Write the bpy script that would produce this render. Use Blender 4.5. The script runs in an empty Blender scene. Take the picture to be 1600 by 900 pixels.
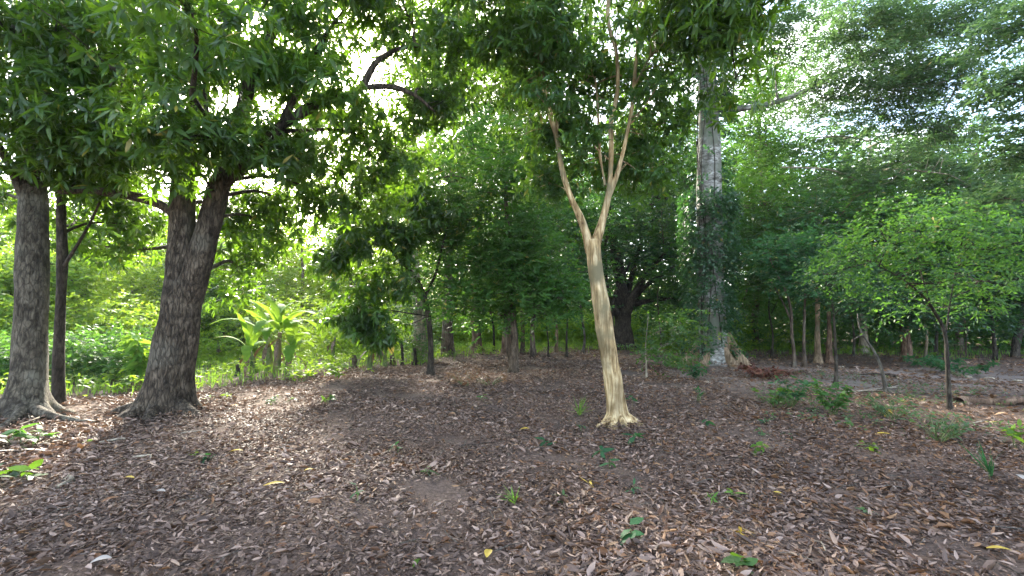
import bpy, math
import numpy as np
from mathutils import Vector
R = math.radians
sc = bpy.context.scene
col = sc.collection

# ---------------------------------------------------------------- camera, sky, sun, exposure
CAM = np.array([0.0, 0.0, 1.5]); PITCH = R(4.0); FP = 1600 * 16 / 36.0
cd = bpy.data.cameras.new('camera'); cam = bpy.data.objects.new('camera', cd); col.objects.link(cam)
cd.lens = 16; cd.sensor_width = 36; cd.clip_end = 1000; cd.clip_start = .05
cam.location = CAM; cam.rotation_euler = (R(90) + PITCH, 0, 0)
sc.camera = cam
SUN_AZ, SUN_EL = R(-22), R(30)          # azimuth from +Y towards +X
world = bpy.data.worlds.new('World'); sc.world = world; world.use_nodes = True
wn = world.node_tree.nodes; wl = world.node_tree.links; wn.clear()
out = wn.new('ShaderNodeOutputWorld'); bg = wn.new('ShaderNodeBackground'); bg.inputs['Strength'].default_value = 0.15
sky = wn.new('ShaderNodeTexSky'); sky.sky_type = 'NISHITA'; sky.sun_disc = False
sky.sun_elevation = SUN_EL; sky.sun_rotation = SUN_AZ; sky.air_density = 1.0; sky.dust_density = 2.2
tc = wn.new('ShaderNodeTexCoord'); mp = wn.new('ShaderNodeMapping'); mp.inputs['Scale'].default_value = (1.4, 1.4, 3.2)
cn = wn.new('ShaderNodeTexNoise'); cn.inputs['Scale'].default_value = 2.2; cn.inputs['Detail'].default_value = 7
cr = wn.new('ShaderNodeValToRGB'); cr.color_ramp.elements[0].position = .54; cr.color_ramp.elements[1].position = .70
mx = wn.new('ShaderNodeMixRGB'); mx.inputs['Color2'].default_value = (13.0, 12.8, 12.6, 1)
wl.new(tc.outputs['Generated'], mp.inputs['Vector']); wl.new(mp.outputs[0], cn.inputs['Vector'])
wl.new(cn.outputs['Fac'], cr.inputs[0]); wl.new(cr.outputs[0], mx.inputs['Fac']); wl.new(sky.outputs[0], mx.inputs['Color1'])
wl.new(mx.outputs[0], bg.inputs[0]); wl.new(bg.outputs[0], out.inputs[0])
sd = bpy.data.lights.new('sun', 'SUN'); sd.energy = 4.6; sd.angle = R(8); sd.color = (1, .93, .8)
so = bpy.data.objects.new('sun', sd); col.objects.link(so)
sdir = Vector((math.sin(SUN_AZ) * math.cos(SUN_EL), math.cos(SUN_AZ) * math.cos(SUN_EL), math.sin(SUN_EL)))
so.rotation_euler = sdir.to_track_quat('Z', 'Y').to_euler(); so.location = (0, 0, 30)
sc.view_settings.view_transform = 'Standard'; sc.view_settings.look = 'None'
sc.view_settings.exposure = 2.6; sc.view_settings.gamma = 1.0
cy = sc.cycles
cy.max_bounces = 7; cy.diffuse_bounces = 4; cy.glossy_bounces = 2; cy.transmission_bounces = 4; cy.transparent_max_bounces = 4
cy.sample_clamp_indirect = 6; cy.caustics_reflective = False; cy.caustics_refractive = False
cy.use_denoising = True

# ---------------------------------------------------------------- helpers
rng = np.random.default_rng(11)
def ray(px, py):
    a, b = (px - 800) / FP, (450 - py) / FP
    return np.array([a, math.cos(PITCH) - b * math.sin(PITCH), math.sin(PITCH) + b * math.cos(PITCH)])
def hgt(x, y):
    x = np.asarray(x, float); y = np.asarray(y, float)
    return (.035 * np.sin(.9 * x + .4 * y + 1) + .03 * np.sin(1.7 * y - .8 * x) + .015 * np.sin(3.1 * x + 1.3 * y)
            + .01 * np.sin(5.3 * y + 2.2 * x)) * np.clip((np.hypot(x, y) - 1) / 3, 0, 1)
def P(px, py, Y):
    d = ray(px, py); return CAM + d * (Y / d[1])
def G(px, py):
    d = ray(px, py); p = CAM + d * (-1.5 / d[2]); return np.array([p[0], p[1], float(hgt(p[0], p[1]))])
def to_px(x, y):                         # ground position -> picture column / row, used only to lay the clearing's edge on the ground
    yy = y * math.cos(PITCH) - 1.5 * math.sin(PITCH); zz = -y * math.sin(PITCH) - 1.5 * math.cos(PITCH)
    yy = np.maximum(yy, .2)
    return 800 + FP * x / yy, 450 - FP * zz / yy
def nrmz(a): return a / np.maximum(np.linalg.norm(a, axis=-1, keepdims=True), 1e-9)
_nd = np.random.default_rng(5); _ND = nrmz(_nd.normal(size=(14, 3))); _NP = _nd.uniform(0, 6.28, 14); _NF = _nd.uniform(.6, 2.2, 14)
def noise3(p, s=1.0):
    p = np.asarray(p, float) * s; v = 0
    for i in range(14): v = v + np.sin((p @ _ND[i]) * _NF[i] * 2 + _NP[i])
    return v / 3.7
def arr(*a): return np.array(a, float)

class MB:
    def __init__(s): s.v = []; s.q = []; s.t = []; s.n = 0; s.qt = []; s.tt = []; s.qs = []; s.ts = []
    def add(s, v, quads=None, tris=None, tint=.5, smooth=False):
        v = np.asarray(v, float).reshape(-1, 3)
        for F_, L, T, S in ((quads, s.q, s.qt, s.qs), (tris, s.t, s.tt, s.ts)):
            if F_ is None or len(F_) == 0: continue
            F_ = np.asarray(F_, int); L.append(F_ + s.n)
            T.append(np.full(len(F_), tint, float) if np.ndim(tint) == 0 else np.repeat(tint, len(F_) // len(tint)))
            S.append(np.full(len(F_), smooth))
        s.v.append(v); s.n += len(v)
    def build(s, name, mat, parent=None, loc=None):
        V = np.concatenate(s.v); nq = sum(len(a) for a in s.q); nt = sum(len(a) for a in s.t)
        if loc is not None: V = V - np.asarray(loc)
        me = bpy.data.meshes.new(name); me.vertices.add(len(V)); me.vertices.foreach_set('co', V.astype(np.float32).ravel())
        loops = []; tot = []
        if nq: loops.append(np.concatenate(s.q).ravel()); tot.append(np.full(nq, 4))
        if nt: loops.append(np.concatenate(s.t).ravel()); tot.append(np.full(nt, 3))
        loops = np.concatenate(loops); tot = np.concatenate(tot)
        me.loops.add(len(loops)); me.loops.foreach_set('vertex_index', loops.astype(np.int32))
        me.polygons.add(len(tot)); st = np.concatenate([[0], np.cumsum(tot)[:-1]])
        me.polygons.foreach_set('loop_start', st.astype(np.int32))
        sm = np.concatenate(s.qs + s.ts); me.polygons.foreach_set('use_smooth', sm)
        me.update(calc_edges=True)
        at = me.attributes.new('tint', 'FLOAT', 'FACE'); at.data.foreach_set('value', np.concatenate(s.qt + s.tt).astype(np.float32))
        me.materials.append(mat)
        o = bpy.data.objects.new(name, me); col.objects.link(o)
        if parent is not None: o.parent = parent
        if loc is not None and parent is None: o.location = loc
        return o
def tag(o, label=None, cat=None, group=None, kind=None):
    if label: o['label'] = label
    if cat: o['category'] = cat
    if group: o['group'] = group
    if kind: o['kind'] = kind
    return o
def thing(name, loc, label, cat, group=None):
    o = bpy.data.objects.new(name, None); col.objects.link(o); o.location = loc; o.empty_display_size = .2
    return tag(o, label, cat, group)

def spline(pts, step):
    pts = np.asarray(pts, float)
    if len(pts) == 2: pts = np.array([pts[0], pts.mean(0), pts[1]])
    q = np.vstack([2 * pts[0] - pts[1], pts, 2 * pts[-1] - pts[-2]]); o = []
    for i in range(1, len(q) - 2):
        L = np.linalg.norm(q[i + 1, :3] - q[i, :3]); n = max(2, int(L / step))
        t = np.linspace(0, 1, n, endpoint=False)[:, None]; a, b, c, d = q[i - 1:i + 3]
        o.append(.5 * (2 * b + (c - a) * t + (2 * a - 5 * b + 4 * c - d) * t ** 2 + (3 * b - a - 3 * c + d) * t ** 3))
    o.append(q[-2][None]); return np.vstack(o)
def tube(mb, pts, seg=8, step=.2, rough=.0, flare=0, flare_h=.4, lobes=5, flute=0, twist=0, seed=0, tint=.5, base_z=None, wob=0):
    """pts rows x,y,z,r"""
    S = spline(pts, step); c = S[:, :3].copy(); r = np.maximum(S[:, 3], .0015)
    if wob: c[1:-1] += wob * np.stack([noise3(c[1:-1] + 9 * k + seed, 2.0) for k in range(3)], 1)
    T = nrmz(np.gradient(c, axis=0)); n = np.zeros_like(T)
    up = arr(1, 0, 0) if abs(T[0, 0]) < .8 else arr(0, 1, 0)
    n[0] = nrmz(up - T[0] * (up @ T[0]))
    for i in range(1, len(T)): n[i] = nrmz(n[i - 1] - T[i] * (n[i - 1] @ T[i]))
    b = np.cross(T, n); th = np.linspace(0, 2 * math.pi, seg, endpoint=False)
    ct, st = np.cos(th)[None, :, None], np.sin(th)[None, :, None]
    d = n[:, None] * ct + b[:, None] * st
    RR = np.repeat(r[:, None], seg, 1)
    if base_z is not None: h = c[:, 2] - base_z
    else: h = np.cumsum(np.r_[0, np.linalg.norm(np.diff(c, axis=0), axis=1)])
    if flute: RR = RR * (1 + flute * np.sin(3 * th[None] + twist * h[:, None] + seed) + .6 * flute * np.sin(5 * th[None] - twist * .6 * h[:, None] + 2 + seed))
    if flare:
        lob = .55 + .45 * np.cos(lobes * th + seed)[None] + .25 * np.cos((lobes - 2) * th + 2.1 * seed)[None]
        RR = RR * (1 + flare * np.exp(-np.maximum(h, 0) / flare_h)[:, None] * (.45 + lob * np.exp(-np.maximum(h, 0) / (flare_h * .8))[:, None]))
    V = c[:, None] + d * RR[..., None]
    if rough:
        V = V + d * (rough * (noise3(V * arr(1, 1, .45) + seed, 5) + .5 * noise3(V * arr(1, 1, .35) + seed, 14)))[..., None]
    m = len(c); i = np.arange(m - 1)[:, None] * seg; j = np.arange(seg)[None]; k = (j + 1) % seg
    Q = np.stack([i + j, i + k, i + seg + k, i + seg + j], -1).reshape(-1, 4)
    cap = np.stack([np.full(seg, m * seg), np.arange(seg) + (m - 1) * seg, (np.arange(seg) + 1) % seg + (m - 1) * seg], -1)
    mb.add(np.vstack([V.reshape(-1, 3), c[-1:]]), Q, None, tint, True)
    mb.t.append(cap + mb.n - (m * seg + 1)); mb.tt.append(np.full(seg, tint)); mb.ts.append(np.full(seg, True))
    return c

def leaves(mb, pos, d, nr, L, W, bend=.15, shape='lance', tint=None, fold=.12, r=rng):
    N = len(pos); L = np.broadcast_to(L, N)[:, None]; W = np.broadcast_to(W, N)[:, None] * .5; bend = np.broadcast_to(bend, N)[:, None]
    d = nrmz(d); s = nrmz(np.cross(d, nr)); nr = np.cross(s, d)
    if tint is None: tint = r.uniform(0, 1, N)
    if N > 400: tint = np.where(r.uniform(0, 1, N) < .018, 1., np.minimum(tint, .94))
    pt = lambda t: pos + d * L * t - nr * bend * L * t * t
    if shape == 'lance':
        V = np.stack([pt(0), pt(.32) + s * W, pt(.32) - s * W, pt(.7) + s * W * .72, pt(.7) - s * W * .72, pt(1.0)], 1)
        o = np.arange(N)[:, None] * 6
        mb.add(V, (o + [1, 2, 4, 3]), None, tint)
        b = mb.n - N * 6
        mb.t.append(np.concatenate([o + [0, 2, 1], o + [3, 4, 5]]) + b); mb.tt.append(np.r_[tint, tint]); mb.ts.append(np.full(2 * N, False))
    elif shape == 'dia':
        V = np.stack([pt(0), pt(.45) + s * W, pt(1.0), pt(.45) - s * W], 1)
        mb.add(V, np.arange(N)[:, None] * 4 + [0, 1, 2, 3], None, tint)
    elif shape == 'fold':                # two triangles folded at the midrib
        u = nr * fold * W * 2
        V = np.stack([pt(0), pt(.45) + s * W + u, pt(1.0), pt(.45) - s * W + u], 1); o = np.arange(N)[:, None] * 4
        mb.add(V, None, np.concatenate([o + [0, 1, 2], o + [0, 2, 3]]), None if False else np.r_[tint, tint])
    elif shape == 'curl':                # dry leaf: curled across and along
        cu = r.uniform(-.7, 1.7, N)[:, None] * W; tw = r.normal(0, .8, N)[:, None]
        rows = [pt(0)]
        for t, w in ((.28, .95), (.66, .85)):
            m = pt(t); sg = s * math.cos(0) + nr * tw * (t - .3)
            rows += [m + sg * W * w + nr * cu * w, m - nr * cu * .15, m - sg * W * w + nr * cu * w * .8]
        rows.append(pt(1.0)); V = np.stack(rows, 1); o = np.arange(N)[:, None] * 8
        q = np.concatenate([o + [1, 2, 5, 4], o + [2, 3, 6, 5]]); t3 = np.concatenate([o + [0, 2, 1], o + [0, 3, 2], o + [4, 5, 7], o + [5, 6, 7]])
        mb.add(V, q, None, np.r_[tint, tint], True); b = mb.n - N * 8
        mb.t.append(t3 + b); mb.tt.append(np.tile(tint, 4)); mb.ts.append(np.full(4 * N, True))

def perp(a):
    u = np.where(np.abs(a[:, 2:3]) < .9, arr(0, 0, 1)[None], arr(1, 0, 0)[None]); p = nrmz(np.cross(a, u)); return p, np.cross(a, p)
def rosettes(mb, C, A, n, L, W, droop=.35, shape='lance', tint0=None, pol=(45, 100), r=rng):
    K = len(C); A = nrmz(A); p, q = perp(A)
    az = (np.arange(n)[None] * 2.4 + r.uniform(0, 6.28, (K, 1)) + r.normal(0, .2, (K, n)))
    po = np.radians(r.uniform(pol[0], pol[1], (K, n)))
    D = A[:, None] * np.cos(po)[..., None] + (p[:, None] * np.cos(az)[..., None] + q[:, None] * np.sin(az)[..., None]) * np.sin(po)[..., None]
    D = nrmz(D + arr(0, 0, -1) * r.uniform(.3, 1.3, (K, n, 1)) * droop)
    ref = A[:, None] * .5 + arr(0, 0, .7) + r.normal(0, .45, (K, n, 3))
    pos = (C[:, None] + A[:, None] * r.uniform(-.06, .03, (K, n, 1)) + 0 * D)
    t = r.uniform(0, 1, (K, n)) * .45 + (r.uniform(0, 1, (K, 1)) if tint0 is None else tint0[:, None]) * .55
    csz = np.repeat(r.uniform(.6, 1.2, K), n) if K > 30 else 1.
    l = L * r.uniform(.55, 1.2, K * n) * csz; k = (r.uniform(0, 1, K * n) < .84) if K > 30 else np.full(K * n, True); cz = csz if K > 30 else np.ones(K * n)
    leaves(mb, pos.reshape(-1, 3)[k], D.reshape(-1, 3)[k], ref.reshape(-1, 3)[k], l[k], (W * r.uniform(.7, 1.3, K * n) * cz)[k], r.uniform(.0, .5, K * n)[k], shape, t.ravel()[k], r=r)
def sprays(mb, C, A, n, L, W, tw=.3, droop=.2, shape='dia', tint0=None, r=rng):
    K = len(C); A = nrmz(A); s0 = nrmz(np.cross(A, nrmz(arr(0, 0, 1) + r.normal(0, .35, (K, 3)))))
    f = (np.arange(n)[None] + .5) / n + r.normal(0, .03, (K, n)); sg = np.where(np.arange(n) % 2, 1., -1.)[None]
    D = nrmz(s0[:, None] * sg[..., None] + A[:, None] * r.uniform(.3, 1., (K, n, 1)) + r.normal(0, .22, (K, n, 3)) + arr(0, 0, -1) * droop)
    pos = C[:, None] + A[:, None] * (f * tw)[..., None] - arr(0, 0, 1) * (f ** 2 * tw * droop)[..., None]
    ref = arr(0, 0, 1) + r.normal(0, .6, (K, n, 3))
    t = r.uniform(0, 1, (K, n)) * .4 + (r.uniform(0, 1, (K, 1)) if tint0 is None else tint0[:, None]) * .6
    leaves(mb, pos.reshape(-1, 3), D.reshape(-1, 3), ref.reshape(-1, 3), L * r.uniform(.7, 1.2, K * n), W * r.uniform(.8, 1.2, K * n), r.uniform(0, .3, K * n), shape, t.ravel(), r=r)

# ---------------------------------------------------------------- materials
def nmat(name):
    m = bpy.data.materials.new(name); m.use_nodes = True; n = m.node_tree.nodes; n.clear()
    return m, n, m.node_tree.links, n.new('ShaderNodeOutputMaterial')
def ramp(n, cols):
    c = n.new('ShaderNodeValToRGB'); e = c.color_ramp.elements
    e[0].position, e[0].color = cols[0][0], (*cols[0][1], 1); e[1].position, e[1].color = cols[-1][0], (*cols[-1][1], 1)
    for p, k in cols[1:-1]: x = e.new(p); x.color = (*k, 1)
    return c
def leafmat(name, c0, c1, c2, trans=.45, tcol=(.20, .42, .03), rough=.42, spec=.5):
    old = (.30, .22, .05) if c1[1] > c1[0] * 1.2 else c2
    m, n, l, o = nmat(name)
    a = n.new('ShaderNodeAttribute'); a.attribute_name = 'tint'
    c = ramp(n, [(0, c0), (.52, c1), (.95, c2), (1, old)]); l.new(a.outputs['Fac'], c.inputs[0])
    tcn = n.new('ShaderNodeTexCoord'); nz = n.new('ShaderNodeTexNoise'); nz.inputs['Scale'].default_value = 9; nz.inputs['Detail'].default_value = 2
    l.new(tcn.outputs['Object'], nz.inputs['Vector'])
    hs = n.new('ShaderNodeHueSaturation'); mr = n.new('ShaderNodeMapRange'); mr.inputs['To Min'].default_value = .7; mr.inputs['To Max'].default_value = 1.3
    l.new(nz.outputs['Fac'], mr.inputs['Value']); l.new(mr.outputs[0], hs.inputs['Value']); l.new(c.outputs[0], hs.inputs['Color'])
    p = n.new('ShaderNodeBsdfPrincipled'); l.new(hs.outputs[0], p.inputs['Base Color']); p.inputs['Roughness'].default_value = rough
    p.inputs['Specular IOR Level'].default_value = spec
    t = n.new('ShaderNodeBsdfTranslucent')
    tr = ramp(n, [(0, tuple(x * .55 for x in tcol)), (1, tcol)]); l.new(a.outputs['Fac'], tr.inputs[0]); l.new(tr.outputs[0], t.inputs[0])
    x = n.new('ShaderNodeMixShader'); x.inputs[0].default_value = trans; l.new(p.outputs[0], x.inputs[1]); l.new(t.outputs[0], x.inputs[2]); l.new(x.outputs[0], o.inputs[0])
    return m
def barkmat(name, c0, c1, c2, sc_=(6, 6, 1.6), lichen=None, lpos=.6, bump=.5, scale=3.0, crack=True, rough=.85):
    m, n, l, o = nmat(name); tcn = n.new('ShaderNodeTexCoord'); mp = n.new('ShaderNodeMapping'); mp.inputs['Scale'].default_value = sc_
    l.new(tcn.outputs['Object'], mp.inputs[0])
    nz = n.new('ShaderNodeTexNoise'); nz.inputs['Scale'].default_value = scale; nz.inputs['Detail'].default_value = 8; nz.inputs['Roughness'].default_value = .65
    nz.inputs['Distortion'].default_value = .6; l.new(mp.outputs[0], nz.inputs['Vector'])
    c = ramp(n, [(.36, c0), (.5, c1), (.64, c2)]); l.new(nz.outputs['Fac'], c.inputs[0]); last = c.outputs[0]
    big = n.new('ShaderNodeTexNoise'); big.inputs['Scale'].default_value = 1.6; big.inputs['Detail'].default_value = 5; l.new(tcn.outputs['Object'], big.inputs['Vector'])
    dp = n.new('ShaderNodeTexNoise'); dp.inputs['Scale'].default_value = 2.7; dp.inputs['Detail'].default_value = 6; mpd = n.new('ShaderNodeMapping'); mpd.inputs['Location'].default_value = (3, 7, 1); l.new(tcn.outputs['Object'], mpd.inputs[0]); l.new(mpd.outputs[0], dp.inputs['Vector'])
    dr = ramp(n, [(.36, (.5, .48, .44)), (.5, (.95, .95, .92)), (.64, (1.25, 1.25, 1.2))]); l.new(dp.outputs['Fac'], dr.inputs[0]); dm = n.new('ShaderNodeMixRGB'); dm.blend_type = 'MULTIPLY'; dm.inputs['Fac'].default_value = .9
    l.new(last, dm.inputs['Color1']); l.new(dr.outputs[0], dm.inputs['Color2']); last = dm.outputs[0]
    if lichen:
        lr = n.new('ShaderNodeValToRGB'); lr.color_ramp.elements[0].position = lpos - .06; lr.color_ramp.elements[1].position = lpos + .08
        l.new(big.outputs['Fac'], lr.inputs[0]); mx = n.new('ShaderNodeMixRGB'); l.new(lr.outputs[0], mx.inputs['Fac'])
        l.new(last, mx.inputs['Color1']); mx.inputs['Color2'].default_value = (*lichen, 1); last = mx.outputs[0]
    h = nz.outputs['Fac']
    if crack:
        vo = n.new('ShaderNodeTexVoronoi'); vo.feature = 'DISTANCE_TO_EDGE'; vo.inputs['Scale'].default_value = 2.6; vo.inputs['Randomness'].default_value = 1
        ad = n.new('ShaderNodeMixRGB'); ad.blend_type = 'ADD'; ad.inputs['Fac'].default_value = .5; l.new(mp.outputs[0], ad.inputs['Color1']); l.new(nz.outputs['Color'], ad.inputs['Color2'])
        l.new(ad.outputs[0], vo.inputs['Vector']); vr = n.new('ShaderNodeMapRange'); vr.inputs['From Max'].default_value = .12
        vr.inputs['To Min'].default_value = .45; l.new(vo.outputs['Distance'], vr.inputs['Value'])
        mu = n.new('ShaderNodeMixRGB'); mu.blend_type = 'MULTIPLY'; mu.inputs['Fac'].default_value = .75; l.new(last, mu.inputs['Color1']); l.new(vr.outputs[0], mu.inputs['Color2']); last = mu.outputs[0]
        ma = n.new('ShaderNodeMath'); ma.operation = 'ADD'; l.new(vr.outputs[0], ma.inputs[0]); l.new(nz.outputs['Fac'], ma.inputs[1]); h = ma.outputs[0]
    p = n.new('ShaderNodeBsdfPrincipled'); p.inputs['Roughness'].default_value = rough; p.inputs['Specular IOR Level'].default_value = .25; l.new(last, p.inputs['Base Color'])
    bp = n.new('ShaderNodeBump'); bp.inputs['Strength'].default_value = bump; bp.inputs['Distance'].default_value = .03; l.new(h, bp.inputs['Height']); l.new(bp.outputs[0], p.inputs['Normal'])
    l.new(p.outputs[0], o.inputs[0]); return m

ML = dict(
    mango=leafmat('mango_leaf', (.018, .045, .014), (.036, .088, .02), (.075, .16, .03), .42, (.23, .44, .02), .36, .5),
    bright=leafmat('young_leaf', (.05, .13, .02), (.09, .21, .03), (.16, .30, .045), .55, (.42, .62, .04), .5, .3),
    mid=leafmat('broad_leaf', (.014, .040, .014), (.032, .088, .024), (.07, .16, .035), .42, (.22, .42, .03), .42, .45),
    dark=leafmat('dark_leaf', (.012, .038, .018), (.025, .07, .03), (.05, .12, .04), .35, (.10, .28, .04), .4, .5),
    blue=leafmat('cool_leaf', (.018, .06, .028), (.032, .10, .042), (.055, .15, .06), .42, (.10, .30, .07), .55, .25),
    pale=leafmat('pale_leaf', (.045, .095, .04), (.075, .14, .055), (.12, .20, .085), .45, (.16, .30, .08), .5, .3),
    banana=leafmat('banana_leaf', (.08, .20, .03), (.12, .27, .04), (.20, .32, .05), .5, (.32, .50, .04), .7, .12),
    fresh=leafmat('fresh_leaf', (.022, .068, .020), (.044, .118, .030), (.08, .19, .042), .45, (.17, .38, .04), .5, .3),
    grass=leafmat('grass_blade', (.07, .16, .03), (.11, .25, .04), (.2, .33, .07), .5, (.34, .58, .06), .5, .3),
    litter=leafmat('dry_leaf', (.060, .040, .030), (.180, .120, .090), (.40, .285, .220), .10, (.25, .13, .05), .6, .3),
    rust=leafmat('rusty_leaf', (.10, .05, .03), (.22, .11, .055), (.36, .22, .12), .15, (.3, .15, .05), .6, .3),
    redd=leafmat('red_dead_leaf', (.06, .025, .018), (.14, .05, .03), (.24, .11, .07), .15, (.2, .06, .03), .6, .3),
    yellow=leafmat('yellow_leaf', (.45, .30, .05), (.6, .42, .07), (.7, .5, .12), .3, (.6, .42, .05), .5, .4),
    grey=leafmat('weathered_leaf', (.28, .25, .22), (.36, .32, .28), (.45, .42, .38), .1, (.3, .25, .2), .6, .3),
)
MBK = dict(
    mango=barkmat('mango_bark', (.030, .023, .016), (.078, .060, .043), (.15, .118, .088), (7, 7, 2.0), (.115, .10, .075), .62, 1.0),
    left=barkmat('grey_bark', (.036, .030, .022), (.085, .072, .053), (.15, .13, .098), (7, 7, 2.2), (.15, .14, .105), .57, .8),
    dark=barkmat('dark_bark', (.02, .016, .013), (.05, .04, .03), (.09, .075, .06), (6, 6, 2), None, .6, .6),
    brown=barkmat('brown_bark', (.05, .035, .025), (.11, .08, .058), (.19, .145, .11), (5, 5, 1.2), (.2, .18, .14), .62, .6),
    cream=barkmat('cream_bark', (.12, .072, .032), (.38, .27, .135), (.66, .53, .33), (8, 8, .9), (.17, .145, .08), .56, .4, 2.2, False, .8),
    kapok=barkmat('kapok_bark', (.085, .08, .068), (.23, .22, .20), (.44, .44, .42), (2.5, 2.5, 5), (.16, .17, .13), .56, .35, 2.4, False, .8),
    pale=barkmat('pale_bark', (.16, .13, .10), (.30, .25, .19), (.44, .38, .30), (6, 6, 1.2), None, .6, .4, 3, False),
    red=barkmat('reddish_bark', (.08, .045, .03), (.18, .11, .075), (.28, .19, .13), (6, 6, 1.2), None, .6, .5, 3),
    ash=barkmat('ash_bark', (.05, .042, .034), (.11, .095, .078), (.2, .18, .15), (7, 7, 1.5), (.22, .21, .18), .62, .6),
    tan=barkmat('tan_bark', (.12, .085, .055), (.26, .18, .115), (.40, .30, .20), (6, 6, 1.2), (.14, .12, .08), .6, .5, 3, False),
    log=barkmat('log_bark', (.04, .022, .015), (.10, .055, .038), (.16, .10, .07), (6, 6, 6), None, .6, .6, 3),
    stem=barkmat('green_stem', (.07, .11, .03), (.13, .17, .06), (.2, .2, .1), (6, 6, 2), (.22, .15, .08), .6, .2, 3, False, .6),
)

# ---------------------------------------------------------------- ground
# edge of the leaf-strewn clearing, as picture rows for picture columns, laid on the ground plane
EX = [-900, 0, 100, 230, 330, 450, 560, 700, 860, 960, 1100, 1250, 1600, 2500]
EY = [640, 628, 622, 612, 602, 592, 578, 558, 546, 545, 548, 552, 556, 560]
def inclear(x, y, off=0.):
    px, py = to_px(x, y); return py - (np.interp(px, EX, EY) + off)       # > 0 inside the clearing
def make_ground():
    g = []
    xs = np.concatenate([np.linspace(-300, -20, 15)[:-1], np.linspace(-20, 20, 201), np.linspace(20, 300, 15)[1:]])
    ys = np.concatenate([np.linspace(-60, -4, 8)[:-1], np.linspace(-4, 30, 171), np.linspace(30, 400, 16)[1:]])
    X, Y = np.meshgrid(xs, ys); Z = hgt(X, Y) * np.clip((60 - np.hypot(X, Y)) / 30, 0, 1)
    near = (np.abs(X) < 19) & (Y > -3) & (Y < 28)
    Z = Z + near * .012 * noise3(np.stack([X, Y, 0 * X], -1), 2.6)
    V = np.stack([X, Y, Z], -1).reshape(-1, 3); nx = len(xs); i = (np.arange(len(ys) - 1)[:, None] * nx + np.arange(nx - 1)[None]).ravel()
    mb = MB(); mb.add(V, np.stack([i, i + 1, i + nx + 1, i + nx], 1), None, .5, True)
    m, n, l, o = nmat('forest_soil'); t = n.new('ShaderNodeTexCoord')
    a = n.new('ShaderNodeTexNoise'); a.inputs['Scale'].default_value = 38; a.inputs['Detail'].default_value = 9; a.inputs['Roughness'].default_value = .7
    b = n.new('ShaderNodeTexNoise'); b.inputs['Scale'].default_value = 1.1; b.inputs['Detail'].default_value = 6
    l.new(t.outputs['Object'], a.inputs['Vector']); l.new(t.outputs['Object'], b.inputs['Vector'])
    c = ramp(n, [(.3, (.042, .031, .025)), (.52, (.125, .094, .076)), (.75, (.23, .18, .15))]); l.new(a.outputs['Fac'], c.inputs[0])
    c2 = ramp(n, [(.35, (.75, .72, .72)), (.65, (1.25, 1.15, 1.05))]); l.new(b.outputs['Fac'], c2.inputs[0])
    mu = n.new('ShaderNodeMixRGB'); mu.blend_type = 'MULTIPLY'; mu.inputs['Fac'].default_value = 1; l.new(c.outputs[0], mu.inputs['Color1']); l.new(c2.outputs[0], mu.inputs['Color2'])
    mpp = n.new('ShaderNodeMapping'); mpp.vector_type = 'TEXTURE'; mpp.inputs['Location'].default_value = (9.5, 12.0, 0); mpp.inputs['Scale'].default_value = (7.5, 3.2, 3); l.new(t.outputs['Object'], mpp.inputs[0])
    gr = n.new('ShaderNodeTexGradient'); gr.gradient_type = 'SPHERICAL'; l.new(mpp.outputs[0], gr.inputs[0]); gm = n.new('ShaderNodeMath'); gm.operation = 'MULTIPLY'; l.new(gr.outputs['Fac'], gm.inputs[0]); l.new(b.outputs['Fac'], gm.inputs[1])
    gr2 = n.new('ShaderNodeMapRange'); gr2.inputs['From Max'].default_value = .25; l.new(gm.outputs[0], gr2.inputs['Value'])
    mp2 = n.new('ShaderNodeMixRGB'); l.new(gr2.outputs[0], mp2.inputs['Fac']); l.new(mu.outputs[0], mp2.inputs['Color1']); mp2.inputs['Color2'].default_value = (.215, .175, .15, 1); mu = mp2
    p = n.new('ShaderNodeBsdfPrincipled'); p.inputs['Roughness'].default_value = .95; p.inputs['Specular IOR Level'].default_value = .15; l.new(mu.outputs[0], p.inputs['Base Color'])
    bp = n.new('ShaderNodeBump'); bp.inputs['Distance'].default_value = .02; bp.inputs['Strength'].default_value = .8; l.new(a.outputs['Fac'], bp.inputs['Height']); l.new(bp.outputs[0], p.inputs['Normal'])
    l.new(p.outputs[0], o.inputs[0])
    tag(mb.build('ground', m), kind='structure', label='bare brown forest soil under the fallen leaves', cat='ground')
make_ground()

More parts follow.
